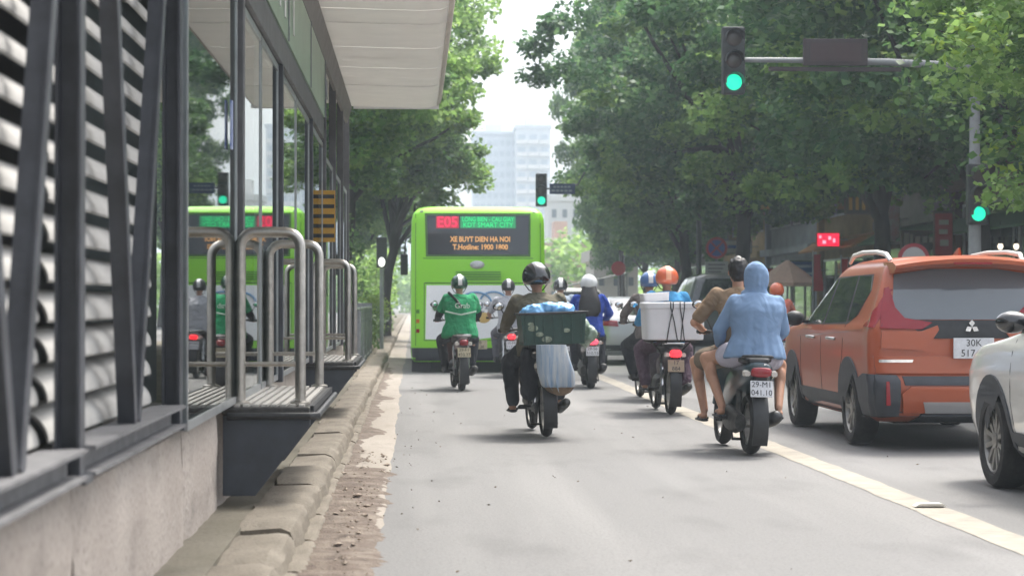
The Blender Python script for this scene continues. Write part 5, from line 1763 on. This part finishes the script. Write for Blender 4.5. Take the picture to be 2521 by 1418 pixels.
# ================================================================== SHOPS ON THE RIGHT
def shop(name, label, y0, y1, h, wallm, floors, x=13.4, awn=None):
    t = thing(name, label, 'building', (x, (y0 + y1) / 2, .15), group='shop houses behind the right-hand trees')
    L = (y1 - y0) / 2 - .02
    MB().box(.2, 9, -L, L, 0, h).build('wall', wallm, t, ang=0)
    # piers and slabs proud of the recessed wall
    for yy in (-L, L - .3):
        MB().box(0, .199, yy, yy + .3, 0, h).build('pier', wallm, t, ang=0)
    nf = floors
    fh = h / nf
    for k in range(nf):
        if k:
            MB().box(-.25, .198, -L + .302, L - .302, k * fh - .12, k * fh + .12).build('floor_slab', wallm, t, ang=0)
        nw = 2
        for j in range(nw):
            a = -L + .5 + j * (2 * L - .8) / nw
            b = a + (2 * L - .8) / nw - .35
            z0 = k * fh + (.1 if k == 0 else .9)
            z1 = k * fh + fh - .45
            wn = MB().box(.12, .197, a, b, z0, z1).build('window' if k else 'shop_front', GLASS, t, ang=0)
            fr = MB()
            for zz in (z0, z1 - .06):
                fr.box(.08, .119, a, b, zz, zz + .06)
            for yy in (a, (a + b) / 2 - .03, b - .06):
                fr.box(.081, .118, yy, yy + .06, z0 + .061, z1 - .061)
            fr.build('frame', FR, wn, ang=0)
    if awn:
        MB().prism([(-.7, 2.75), (0, 3.15), (0, 3.21), (-.7, 2.81)], 'y', -L + .4, L - .4).build('awning', awn, t, ang=0)
    return t
W1 = mat('shade-darkened grey render', (.13, .125, .115), .85, var=.25, vscale=1.5)  # render darkened to paint in the shade the shops stand in
W2 = mat('faded ochre render', (.22, .16, .07), .85, var=.3, vscale=1.5)
W3 = mat('brown shop cladding', (.10, .065, .05), .7, var=.3, vscale=2)
W4 = mat('pale blue-grey render', (.24, .27, .30), .85, var=.2, vscale=1.5)
AWN = mat('dark green awning', (.03, .09, .04), .7)
shop('shop_house', 'grey shop house nearest on the right behind the signal pole', 30, 40, 9, W1, 3)
shop('shop_house', 'brown-clad shop house behind the red ringed sign', 40, 50, 8, W3, 2, awn=AWN)
shop('shop_house', 'shop house with a green awning and lit red sign', 50, 58, 10, W1, 3, awn=AWN)
shop('shop_house', 'ochre shop house behind the pale umbrella', 58, 67, 9, W2, 3, awn=mat('orange-brown awning', (.28, .14, .04), .7))
shop('shop_house', 'pale blue-grey shop house behind the blue ringed sign', 67, 77, 12, W4, 4)
shop('shop_house', 'ochre-yellow shop house seen between the far trunks', 77, 86, 9, W2, 3)
shop('shop_house', 'grey far shop house at the end of the row', 86, 100, 10, W1, 3)

def sign_box(name, label, loc, w_, h_, face, edge, d=.14, strokes=None, sm=None, rz=0, cat='sign'):
    t = thing(name, label, cat, loc, rz)
    MB().box(-w_ / 2, w_ / 2, 0, d, -h_ / 2, h_ / 2).build('sign_case', edge, t, ang=0, bev=.01)
    f = MB().box(-w_ * .46, w_ * .46, -.008, -.001, -h_ * .44, h_ * .44).build('sign_face', face, t, ang=0)
    if strokes:
        for (a, b, c, e) in strokes:
            MB().box(a * w_, b * w_, -.016, -.0085, c * h_, e * h_).build('sign_lettering', sm, f, ang=0)
    MB().tube([(w_ / 2, d / 2, 0), (w_ / 2 + .25, d / 2, 0)], .02, 6).build('bracket', POLEM, t)
    return t
LEDR = glow('lit red LED sign', (1, .01, .05), .6)
sign_box('led_sign', 'glowing red LED shop sign left of the orange car roof', (12.35, 60, 3.17), .70, .42, LEDR, mat('sign case red', (.25, .03, .04), .5),
         strokes=[(-.40, -.30, .1, .3), (-.25, -.10, -.28, -.05), (.0, .12, .0, .25), (.2, .3, -.2, .1)], sm=glow('pink LED strokes', (1, .35, .45), .6))
sign_box('shop_sign', 'dark shop sign with orange upright lettering above the red LED sign', (12.9, 58, 4.15), .95, .62, mat('dark sign face', (.05, .035, .03), .5), W3,
         strokes=[(-.38 + k * .2, -.28 + k * .2, -.3, .3) for k in range(4)], sm=mat('orange lettering', (.50, .28, .07), .5))
sign_box('shop_sign', 'narrow pale vertical banner right of the orange lettered sign', (12.6, 53, 3.5), .42, 1.35, mat('pale banner', (.32, .31, .33), .6, col2=(.35, .10, .12), vscale=3), W3)
sign_box('shop_sign', 'dim shop sign with white lettering near the red ringed sign', (12.6, 50, 2.85), .95, .5, mat('dark brown sign face', (.06, .04, .035), .5), W3,
         strokes=[(-.42, -.30, -.3, .35), (-.27, -.2, -.3, .3), (-.14, .0, -.15, .2), (.06, .18, -.12, .2), (.24, .38, -.1, .18)], sm=mat('cream lettering', (.45, .42, .36), .5))
sign_box('shop_sign', 'blue shop sign board under a green awning by the umbrella', (12.5, 65, 2.35), 1.25, .62, mat('blue sign face', (.02, .10, .36), .4), AWN,
         strokes=[(-.3, .3, -.25, -.12), (-.2, .25, .12, .26)], sm=mat('pale blue lettering', (.35, .48, .65), .5))
sign_box('shop_sign', 'dull yellow fascia sign among the leaves left of the orange lettering', (12.6, 70, 4.7), 1.35, .35, mat('yellow fascia', (.40, .25, .05), .5), W2)
sign_box('shop_sign', 'small red shop sign low beside the pale umbrella', (11.6, 66, 2.2), .7, .45, mat('red sign face', (.40, .03, .03), .5), W3, strokes=[(-.3, .3, -.1, .1)], sm=mat('cream lettering', (.45, .42, .36)))
sign_box('shop_sign', 'upright red and white banner sign left of the red ringed sign', (12.4, 47, 2.9), .45, 1.1, mat('red banner face', (.36, .04, .05), .5), W3, strokes=[(-.25, .25, .2, .3), (-.25, .2, 0, .1), (-.2, .25, -.25, -.12)], sm=mat('cream lettering', (.45, .42, .36)))
sign_box('shop_sign', 'round-lettered white sign board under the trees behind the hooded passenger', (12.2, 76, 3.4), 1.1, .5, mat('white sign face', (.5, .5, .48), .5), W1, strokes=[(-.35, .3, -.12, .12)], sm=mat('blue sign print', (.05, .12, .4), .5))
# market umbrella
um = thing('umbrella', 'pale pink market umbrella on the pavement behind the hooded passenger', 'umbrella', (10.75, 58, .15))
MB().tube([(0, 0, 0), (0, 0, 2.35)], .025, 8).build('pole', POLEM, um)
rings = [[Vector((rr_ * math.cos(2 * PI * k / 8), rr_ * math.sin(2 * PI * k / 8), z)) for k in range(8)] for rr_, z in ((.92, 1.62), (.92, 1.72), (.5, 2.05), (.05, 2.36))]
MB().loft(rings, caps=False).build('canopy', mat('pale pink canvas', (.52, .36, .29), .8, var=.1), um, ang=0)
for k in range(8):
    a = 2 * PI * k / 8
    MB().tube([(0, 0, 2.3), (.9 * math.cos(a), .9 * math.sin(a), 1.70)], .01, 6).build('rib', POLEM, um)
for i, (x, y, z, lab) in enumerate(((10.4, 52.5, 1.0, 'red cloth flag on a post left of the blue shop sign'), (12.2, 57.5, 1.05, 'red cloth flag on a post right of the blue shop sign'))):
    fl = thing('flag', lab, 'flag', (x, y, .15))
    MB().tube([(0, 0, 0), (0, 0, 2.5)], .02, 8).build('pole', POLEM, fl)
    rg_ = []
    for zz in np.linspace(1.45, 2.4, 7):
        rg_.append([Vector((.0, .0, zz)), Vector((.11 + .02 * math.sin(zz * 7), .03 * math.sin(zz * 9), zz)), Vector((.24 + .04 * math.sin(zz * 5), .02, zz)), Vector((.23 + .04 * math.sin(zz * 5), .035, zz)), Vector((.10, .03 + .03 * math.sin(zz * 9), zz)), Vector((.0, .012, zz))])
    MB().loft(rg_).build('cloth', mat('red flag cloth', (.42, .03, .03), .7), fl, ang=60)
for i, x in enumerate((12.75, 13.1)):
    lp = thing('hanging_lamp', ('left of two glowing bulb lamps at the right edge under the trees', 'right of two glowing bulb lamps at the right edge under the trees')[i], 'lamp', (x, 43.6, 2.52), group='bulb lamps under the trees')
    MB().tube([(0, 0, .12), (0, 0, .55)], .006, 6).build('cord', BLACK, lp)
    MB().lathe([(.02, .12), (.05, .10), (.05, .06), (.03, .05)], None, 12).build('socket', BLACK, lp)
    MB().ell((0, 0, 0), (.06, .06, .075)).build('bulb', glow('warm bulb', (1, .85, .65), .8, (.8, .8, .8)), lp)
# kiosk and bins: low clutter on the right pavement
kb = thing('kiosk', 'low dark green kiosk on the pavement under the right-hand trees', 'kiosk', (11.8, 72, .15))
MB().box(-.9, .9, -.8, .8, 0, 2.0).build('kiosk_body', mat('dark green paint', (.02, .07, .05), .6, var=.3), kb, ang=0, bev=.02)
MB().box(-1.1, 1.1, -1.0, 1.0, 2.0, 2.12).build('kiosk_roof', W1, kb, ang=0, bev=.02)
MB().box(-.6, .6, -.83, -.801, .9, 1.7).build('kiosk_window', GLASS, kb, ang=0)
ah = thing('market_awning', 'grey tarpaulin awning over the pavement among the far trunks', 'awning', (8.6, 95, .15))
MB().prism([(-1.4, 1.9), (1.4, 2.5), (1.4, 2.56), (-1.4, 1.96)], 'y', -1.2, 1.2).build('tarpaulin', mat('grey tarpaulin', (.33, .33, .32), .7, var=.2), ah, ang=0)
for x, y in ((-1.3, -1.1), (1.3, -1.1), (-1.3, 1.1), (1.3, 1.1)):
    MB().tube([(x, y, 0), (x, y, 1.92 + (x + 1.3) * .21)], .03, 6).build('pole', POLEM, ah)

# ================================================================== FAR BUILDINGS
def tower(name, label, loc, w_, d_, h_, wallm, cols, rows, winm, ww=.62, wh=.55, balcony=False, frame=True):
    t = thing(name, label, 'building', loc)
    MB().box(-w_ / 2, w_ / 2, 0, d_, 0, h_).build('wall', wallm, t, ang=0)
    cw, rh_ = w_ / cols, (h_ - 1.2) / rows
    wm = MB().box(-cw * ww / 2, cw * ww / 2, -.12, -.02, -rh_ * wh / 2, rh_ * wh / 2).mesh('window', winm, 0)
    bm_ = MB().box(-cw * .46, cw * .46, -1.0, -.13, -rh_ * .5, -rh_ * .18).mesh('balcony', WHITEP, 0)
    for i in range(cols):
        for j in range(rows):
            x, z = -w_ / 2 + cw * (i + .5), .6 + rh_ * (j + .5)
            link('window', wm, t, loc=(x, 0, z))
            if balcony:
                link('balcony', bm_, t, loc=(x, 0, z))
    MB().box(-w_ / 2 - .3, w_ / 2 + .3, -.3, d_ + .3, h_, h_ + .7).build('parapet', wallm, t, ang=0)
    MB().box(-w_ * .2, w_ * .15, d_ * .3, d_ * .7, h_ + .7, h_ + 2.6).build('roof_hut', wallm, t, ang=0)
    return t
TW = mat('haze-paled tower render', (.55, .60, .66), .8)  # tower and wing walls lightened to paint in distance haze
TWN = mat('haze-paled window', (.42, .48, .54), .3)  # window tone pulled towards the wall, haze painted in
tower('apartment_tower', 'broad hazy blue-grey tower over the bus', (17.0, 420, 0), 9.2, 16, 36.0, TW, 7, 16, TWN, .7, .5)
tower('apartment_tower', 'hazy tower wing with white balconies right of the broad tower', (24.4, 414, 0), 7.0, 16, 36.8, mat('haze-paled tower wing', (.60, .64, .68), .8), 3, 14, TWN, .6, .5, True)
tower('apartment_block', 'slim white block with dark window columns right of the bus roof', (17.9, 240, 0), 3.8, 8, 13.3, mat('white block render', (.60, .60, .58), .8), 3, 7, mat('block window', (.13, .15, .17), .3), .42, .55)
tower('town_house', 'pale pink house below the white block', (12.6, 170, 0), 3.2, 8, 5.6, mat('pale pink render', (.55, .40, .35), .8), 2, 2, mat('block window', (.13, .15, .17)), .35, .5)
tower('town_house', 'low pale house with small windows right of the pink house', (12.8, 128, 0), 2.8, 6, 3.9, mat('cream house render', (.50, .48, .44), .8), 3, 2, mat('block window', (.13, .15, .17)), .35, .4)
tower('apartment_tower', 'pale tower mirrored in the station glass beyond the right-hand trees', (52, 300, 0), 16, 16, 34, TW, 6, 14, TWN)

# ================================================================== TREES
BARK = mat('dark bark', (.035, .030, .026), .9, var=.4, vscale=8, bump=.7, bscale=18, stretch=(1, 1, .25))
LF_DARK = leafmat('deep green leaves', (.034, .105, .042), (.150, .275, .105), .44)
LF_MID = leafmat('mid green leaves', (.046, .120, .038), (.17, .29, .10), .45)
LF_LIME = leafmat('young lime leaves', (.14, .25, .035), (.32, .44, .09), .45)
LF_LIGHT = leafmat('light green leaves', (.11, .225, .055), (.29, .44, .14), .52)  # lighter leaf tone, dealt to randomly picked clumps in the crowns
LF_SHR = leafmat('hedge leaves', (.03, .075, .02), (.11, .19, .04), .3)

def leaf_mesh(name, clumps, per, size, m, seed, droop=.3):
    """clumps: (centre, radius) arrays -> thousands of small folded leaf quads"""
    rs = np.random.RandomState(seed)
    C = np.repeat(np.array([c for c, r in clumps], float), per, 0)
    Rr = np.repeat(np.array([r for c, r in clumps], float), per, 0)
    n = len(C)
    d = rs.normal(size=(n, 3))
    d /= np.linalg.norm(d, axis=1)[:, None]
    rad = rs.random(n) ** .42
    pos = C + d * (rad * 1.0)[:, None] * Rr
    ax = rs.normal(size=(n, 3))
    ax[:, 2] = ax[:, 2] * .55 - droop
    ax /= np.linalg.norm(ax, axis=1)[:, None]
    up = rs.normal(size=(n, 3)) * .75 + np.array([0, 0, 1.0])
    sd_ = np.cross(ax, up)
    sd_ /= np.linalg.norm(sd_, axis=1)[:, None] + 1e-9
    L = size * rs.uniform(.6, 1.35, n)[:, None]
    Wd = L * rs.uniform(.30, .46, n)[:, None]
    v = np.empty((n, 4, 3))
    v[:, 0] = pos
    v[:, 1] = pos + ax * L * .5 + sd_ * Wd
    v[:, 2] = pos + ax * L
    v[:, 3] = pos + ax * L * .5 - sd_ * Wd
    me = bpy.data.meshes.new(name)
    me.vertices.add(4 * n)
    me.vertices.foreach_set('co', v.reshape(-1))
    me.loops.add(4 * n)
    me.loops.foreach_set('vertex_index', np.arange(4 * n, dtype=np.int32))
    me.polygons.add(n)
    me.polygons.foreach_set('loop_start', np.arange(0, 4 * n, 4, dtype=np.int32))
    me.polygons.foreach_set('loop_total', np.full(n, 4, dtype=np.int32))
    me.update(calc_edges=True)
    me.materials.append(m)
    return me

def crown_clumps(seed, rx, ry, z0, z1, n, rmin, rmax, hollow=.25, cx=0, cy=0):
    r_ = random.Random(seed)
    out = []
    lobes = [(r_.uniform(0, 2 * PI), r_.uniform(.03, .10)) for _ in range(4)]
    while len(out) < n:
        a = r_.uniform(0, 2 * PI)
        q = math.sqrt(r_.random())
        u = r_.random()
        dome = math.sin(PI * (.16 + .72 * u))          # wide low, closing at the top
        k = 1 + sum(s * math.cos((a - p) * 2) for p, s in lobes) * .5
        x, y = q * rx * dome * k * math.cos(a), q * ry * dome * k * math.sin(a)
        z = z0 + (z1 - z0) * u + (1 - q) * .12 * (z1 - z0) * (1 - u) + .9 * (r_.random() - .7) * (q > .6)
        if q * dome < hollow and u < .45:
            continue
        rr_ = r_.uniform(rmin, rmax)
        out.append(((cx + x, cy + y, z), (rr_ * 1.15, rr_ * 1.15, rr_ * r_.uniform(.55, .8))))
    return out

def trunk_mesh(seed, h0, r0, limbs, lean=(0, 0)):
    r_ = random.Random(seed)
    mb = MB()
    pts, rs = [], []
    for i in range(9):
        u = i / 8
        pts.append((lean[0] * u ** 1.3 + r_.uniform(-.05, .05) * (i > 0), lean[1] * u + r_.uniform(-.05, .05) * (i > 0), h0 * u - .1 * (i == 0)))
        rs.append(r0 * (1.45 - .45 * min(u * 5, 1)) * (1 - .38 * u))
    mb.tube(pts, rs, 12)
    top = Vector(pts[-1])
    for (e, rr_) in limbs:
        e = Vector(e)
        st_ = Vector(pts[r_.choice((5, 6, 7, 8))])
        m1 = st_.lerp(e, .35) + Vector((r_.uniform(-.3, .3), r_.uniform(-.3, .3), .35))
        m2 = st_.lerp(e, .7) + Vector((r_.uniform(-.3, .3), r_.uniform(-.3, .3), .2))
        mb.tube([st_, m1, m2, e], [rr_, rr_ * .7, rr_ * .45, rr_ * .15], 8)
    return mb.mesh('trunk', BARK, 60)

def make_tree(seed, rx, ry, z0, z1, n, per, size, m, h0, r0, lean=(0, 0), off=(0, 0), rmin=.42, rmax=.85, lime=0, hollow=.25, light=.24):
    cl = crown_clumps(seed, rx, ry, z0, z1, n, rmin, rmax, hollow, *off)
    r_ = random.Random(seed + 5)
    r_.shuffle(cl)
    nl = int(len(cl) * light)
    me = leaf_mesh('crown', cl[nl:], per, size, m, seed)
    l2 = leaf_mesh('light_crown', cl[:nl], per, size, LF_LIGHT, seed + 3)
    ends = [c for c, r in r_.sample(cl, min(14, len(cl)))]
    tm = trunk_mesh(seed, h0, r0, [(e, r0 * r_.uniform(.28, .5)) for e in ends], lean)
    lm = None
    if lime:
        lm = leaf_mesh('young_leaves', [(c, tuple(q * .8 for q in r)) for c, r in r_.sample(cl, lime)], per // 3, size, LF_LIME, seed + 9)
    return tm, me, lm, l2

def place_tree(name, label, loc, meshes, rz=0, s=1.0, group=None, sz=None):
    t = thing(name, label, 'tree', loc, rz, group)
    t.scale = (s, s, sz or s)
    link('trunk', meshes[0], t)
    link('crown', meshes[1], t)
    link('crown', meshes[3], t)
    if meshes[2]:
        link('young_leaves', meshes[2], t)
    return t
GR = 'street trees on the right pavement'
A = make_tree(21, 5.8, 5.8, 3.9, 12.5, 255, 330, .19, LF_DARK, 5.2, .27, lime=6)
Bt = make_tree(34, 5.7, 6.0, 3.7, 12.0, 255, 330, .19, LF_DARK, 4.8, .25, (.3, .1), lime=5)
Ct = make_tree(47, 4.8, 5.2, 3.7, 11.0, 210, 330, .195, LF_MID, 4.6, .24, (-.3, .2), lime=8)
place_tree('street_tree', 'dark broad tree right behind the signal pole', (11.2, 39.8, .15), A, 0, 1, GR)
place_tree('street_tree', 'dark tree behind the red ringed sign and countdown board', (11.4, 49, .15), Bt, 1.1, 1, GR)
place_tree('street_tree', 'thick leaning trunk tree behind the blue ringed sign', (10.1, 62, .15), A, 2.3, 1.06, GR)
place_tree('street_tree', 'tree with forked dark trunk further along the pavement', (10.3, 75, .15), Ct, .6, 1.0, GR)
place_tree('street_tree', 'mid green tree in the row beyond the forked trunk', (11.6, 88, .15), Ct, 3.6, .9, GR)
place_tree('street_tree', 'yellow-green far tree next to the white block', (13.4, 104, .15), Ct, 4.4, 1.05, GR)
place_tree('street_tree', 'farthest pale tree of the right row', (14.2, 124, .15), Ct, 2.0, .85, GR)
place_tree('street_tree', 'tall narrow tree far along the row, mirrored in the station glass', (11.6, 112, .15), Ct, 1.3, .78, GR, 1.6)
place_tree('street_tree', 'dark tree standing behind the shop roofs', (19, 55, .15), A, 4.0, 1.2, GR)
place_tree('street_tree', 'tall tree standing behind the ochre shop house', (18.5, 78, .15), Bt, 5.1, 1.2, GR)
Dt = make_tree(58, 3.9, 3.6, 2.2, 8.0, 190, 260, .115, LF_MID, 3.4, .2, lime=46, light=.5, rmin=.4, rmax=.75)
place_tree('street_tree', 'near tree with bright lime leaves at the right edge', (9.9, 25.0, .15), Dt, .4, 1, GR)
# median trees on the left
Et = make_tree(63, 3.5, 4.4, 4.2, 15.5, 240, 300, .19, LF_MID, 4.6, .21, (.6, .2), (.0, 0), lime=26, light=.6)
Ft = make_tree(75, 3.7, 4.4, 4.9, 12.5, 190, 320, .19, LF_MID, 5.0, .23, (-.3, 0), lime=12, light=.6)
GL = 'trees on the median'
place_tree('median_tree', 'slender leaning tree left of the bus with a lime-green lower branch', (-1.05, 70, .15), Et, 0, 1, GL)
place_tree('median_tree', 'dark median tree standing right behind the station end', (-2.6, 52, .15), Ft, .9, .95, GL)
place_tree('median_tree', 'dark median tree with a thick trunk beside the leaning tree', (-2.1, 62, .15), Ft, 2.4, .95, GL)
place_tree('median_tree', 'far median tree over the road beyond the bus', (-2.2, 92, .15), Et, 1.8, .85, GL)
place_tree('median_tree', 'farthest median tree behind the bus mirror', (-3.4, 118, .15), Ft, 4.0, .9, GL)
place_tree('median_tree', 'tree across the far carriageway behind the station', (-13, 40, 0), A, 5.2, 1, 'trees across the far carriageway')
place_tree('median_tree', 'second tree across the far carriageway, deeper behind the station', (-12.5, 58, 0), Bt, .2, 1, 'trees across the far carriageway')
place_tree('median_tree', 'third tree across the far carriageway, seen through the station glass', (-13.5, 82, 0), Ct, 1.2, 1.2, 'trees across the far carriageway')
place_tree('median_tree', 'fourth tree across the far carriageway, seen through the station glass', (-13, 108, 0), A, 2.2, 1.45, 'trees across the far carriageway')
place_tree('median_tree', 'farthest tree across the far carriageway', (-12.5, 134, 0), Ct, 3.2, 1.3, 'trees across the far carriageway')
# lime lower branch of the leaning tree
rr = random.Random(12)
lb = [((rr.uniform(.8, 3.3), rr.uniform(-1.5, 1.2), 0), rr.uniform(.34, .6)) for _ in range(34)]
lb = [((x, y, 6.1 - .22 * abs(x - 1.6) + rr.uniform(-.9, .7)), (r * 1.2, r * 1.2, r * .6)) for (x, y, _), r in lb]
bo = thing('tree_branch', 'lime-green leafy branch hanging over the road above the bus roof corner', 'branch', (-1.05, 70, .15))
link('foliage', leaf_mesh('foliage', lb, 240, .17, LF_LIGHT, 91), bo)
link('foliage', leaf_mesh('foliage', lb[::2], 140, .17, LF_LIME, 92), bo)
MB().tube([(.45, .1, 3.6), (1.0, 0, 4.7), (1.9, -.2, 5.5), (3.0, -.3, 5.9)], [.09, .07, .045, .015], 8).build('limb', BARK, bo)
# hedge and shrubs on the median
def shrub(name, label, loc, clumps, per, size, m, group='shrubs on the median'):
    t = thing(name, label, 'shrub', loc, 0, group)
    link('foliage', leaf_mesh('foliage', clumps, per, size, m, int(loc[1] * 7)), t)
    mb = MB()
    for c, r in clumps[::3]:
        mb.tube([(c[0] * .4, c[1] * .8, 0), (c[0] * .8, c[1] * .95, c[2] * .5), (c[0], c[1], c[2])], [.02, .015, .006], 6)
    mb.build('stems', BARK, t)
    return t
rr = random.Random(3)
shrub('hedge', 'clipped green hedge beside the kerb beyond the bar fence', (-1.5, 53, .147), [((rr.uniform(-.5, .5), rr.uniform(-6, 6), rr.uniform(.2, .75)), (.35, .4, .28)) for _ in range(60)], 90, .10, LF_SHR)
shrub('shrub', 'taller loose shrub behind the bar fence', (-2.0, 43, .147), [((rr.uniform(-.7, .7), rr.uniform(-3, 3), rr.uniform(.3, 1.9)), (.45, .45, .4)) for _ in range(45)], 90, .12, LF_MID)
shrub('shrub', 'rounded yellow-green flowering shrub by the kerb left of the bus', (-1.35, 66, .147), [((rr.uniform(-.35, .35), rr.uniform(-.5, .5), rr.uniform(.3, 1.25)), (.32, .32, .3)) for _ in range(26)], 110, .09, LF_LIME)
shrub('hedge', 'far green hedge along the median beyond the yellow-green shrub', (-1.8, 84, .147), [((rr.uniform(-.6, .6), rr.uniform(-14, 14), rr.uniform(.2, 1.1)), (.45, .6, .4)) for _ in range(90)], 80, .14, LF_SHR)
shrub('shrub', 'tall loose green shrub behind the yellow-green one near the bus mirror', (-1.75, 76, .147), [((rr.uniform(-.9, .8), rr.uniform(-4, 5), rr.uniform(.3, 2.9)), (.55, .6, .5)) for _ in range(70)], 90, .15, LF_LIGHT)
shrub('shrub', 'tall dark shrub among the median trunks', (-2.6, 60, .147), [((rr.uniform(-.8, .7), rr.uniform(-5, 5), rr.uniform(.3, 3.2)), (.6, .6, .5)) for _ in range(80)], 90, .14, LF_MID)
# far wood that closes the view
cl = []
for k in range(420):
    s_ = rr.choice((-1, 1))
    x = (11 + rr.random() * 60) if s_ > 0 else (-4 - rr.random() * 70)
    if k % 5 == 0:
        cl.append(((rr.uniform(-14, 16), rr.uniform(250, 280), rr.uniform(.3, 5.5)), (3, 2.2, 1.8)))
    cl.append(((x, rr.uniform(140, 200), rr.uniform(.5, 9) * (1 if abs(x) > 14 else .75)), (2.2, 2.2, 1.7)))
o = link('treeline', leaf_mesh('treeline', cl, 150, .6, LF_LIGHT, 77))
tag(o, 'hazy mass of far trees closing the end of the street', 'trees', kind='stuff')

# ================================================================== HAZE
hz = MB().box(-1000, 1000, -260, 1500, -1.4, 46).build('haze', None, ang=0)
hm = bpy.data.materials.new('pale city haze')
hm.use_nodes = True
t_ = hm.node_tree
for n_ in list(t_.nodes):
    t_.nodes.remove(n_)
out_ = t_.nodes.new('ShaderNodeOutputMaterial')
pv = t_.nodes.new('ShaderNodeVolumePrincipled')
pv.inputs['Color'].default_value = (.78, .90, 1, 1)
pv.inputs['Density'].default_value = .00095
pv.inputs['Anisotropy'].default_value = .2
t_.links.new(pv.outputs[0], out_.inputs['Volume'])
hz.data.materials.append(hm)
tag(hz, 'pale city haze', kind='stuff')

# ================================================================== BAKE MODIFIERS AND LETTERING INTO MESHES
bpy.context.view_layer.update()
dg = bpy.context.evaluated_depsgraph_get()
done = []
for o in BAKE:
    done.append((o, bpy.data.meshes.new_from_object(o.evaluated_get(dg))))
for o, me in done:
    if o.type == 'FONT':
        n = bpy.data.objects.new(o.name, me)
        nm = o.name
        COL.objects.link(n)
        n.parent = o.parent
        n.location, n.rotation_euler, n.scale = o.location, o.rotation_euler, o.scale
        bpy.data.objects.remove(o)
        n.name = nm
    else:
        o.modifiers.clear()
        o.data = me
for o, fn in POST:
    fn(o.data)
    o.data.update()
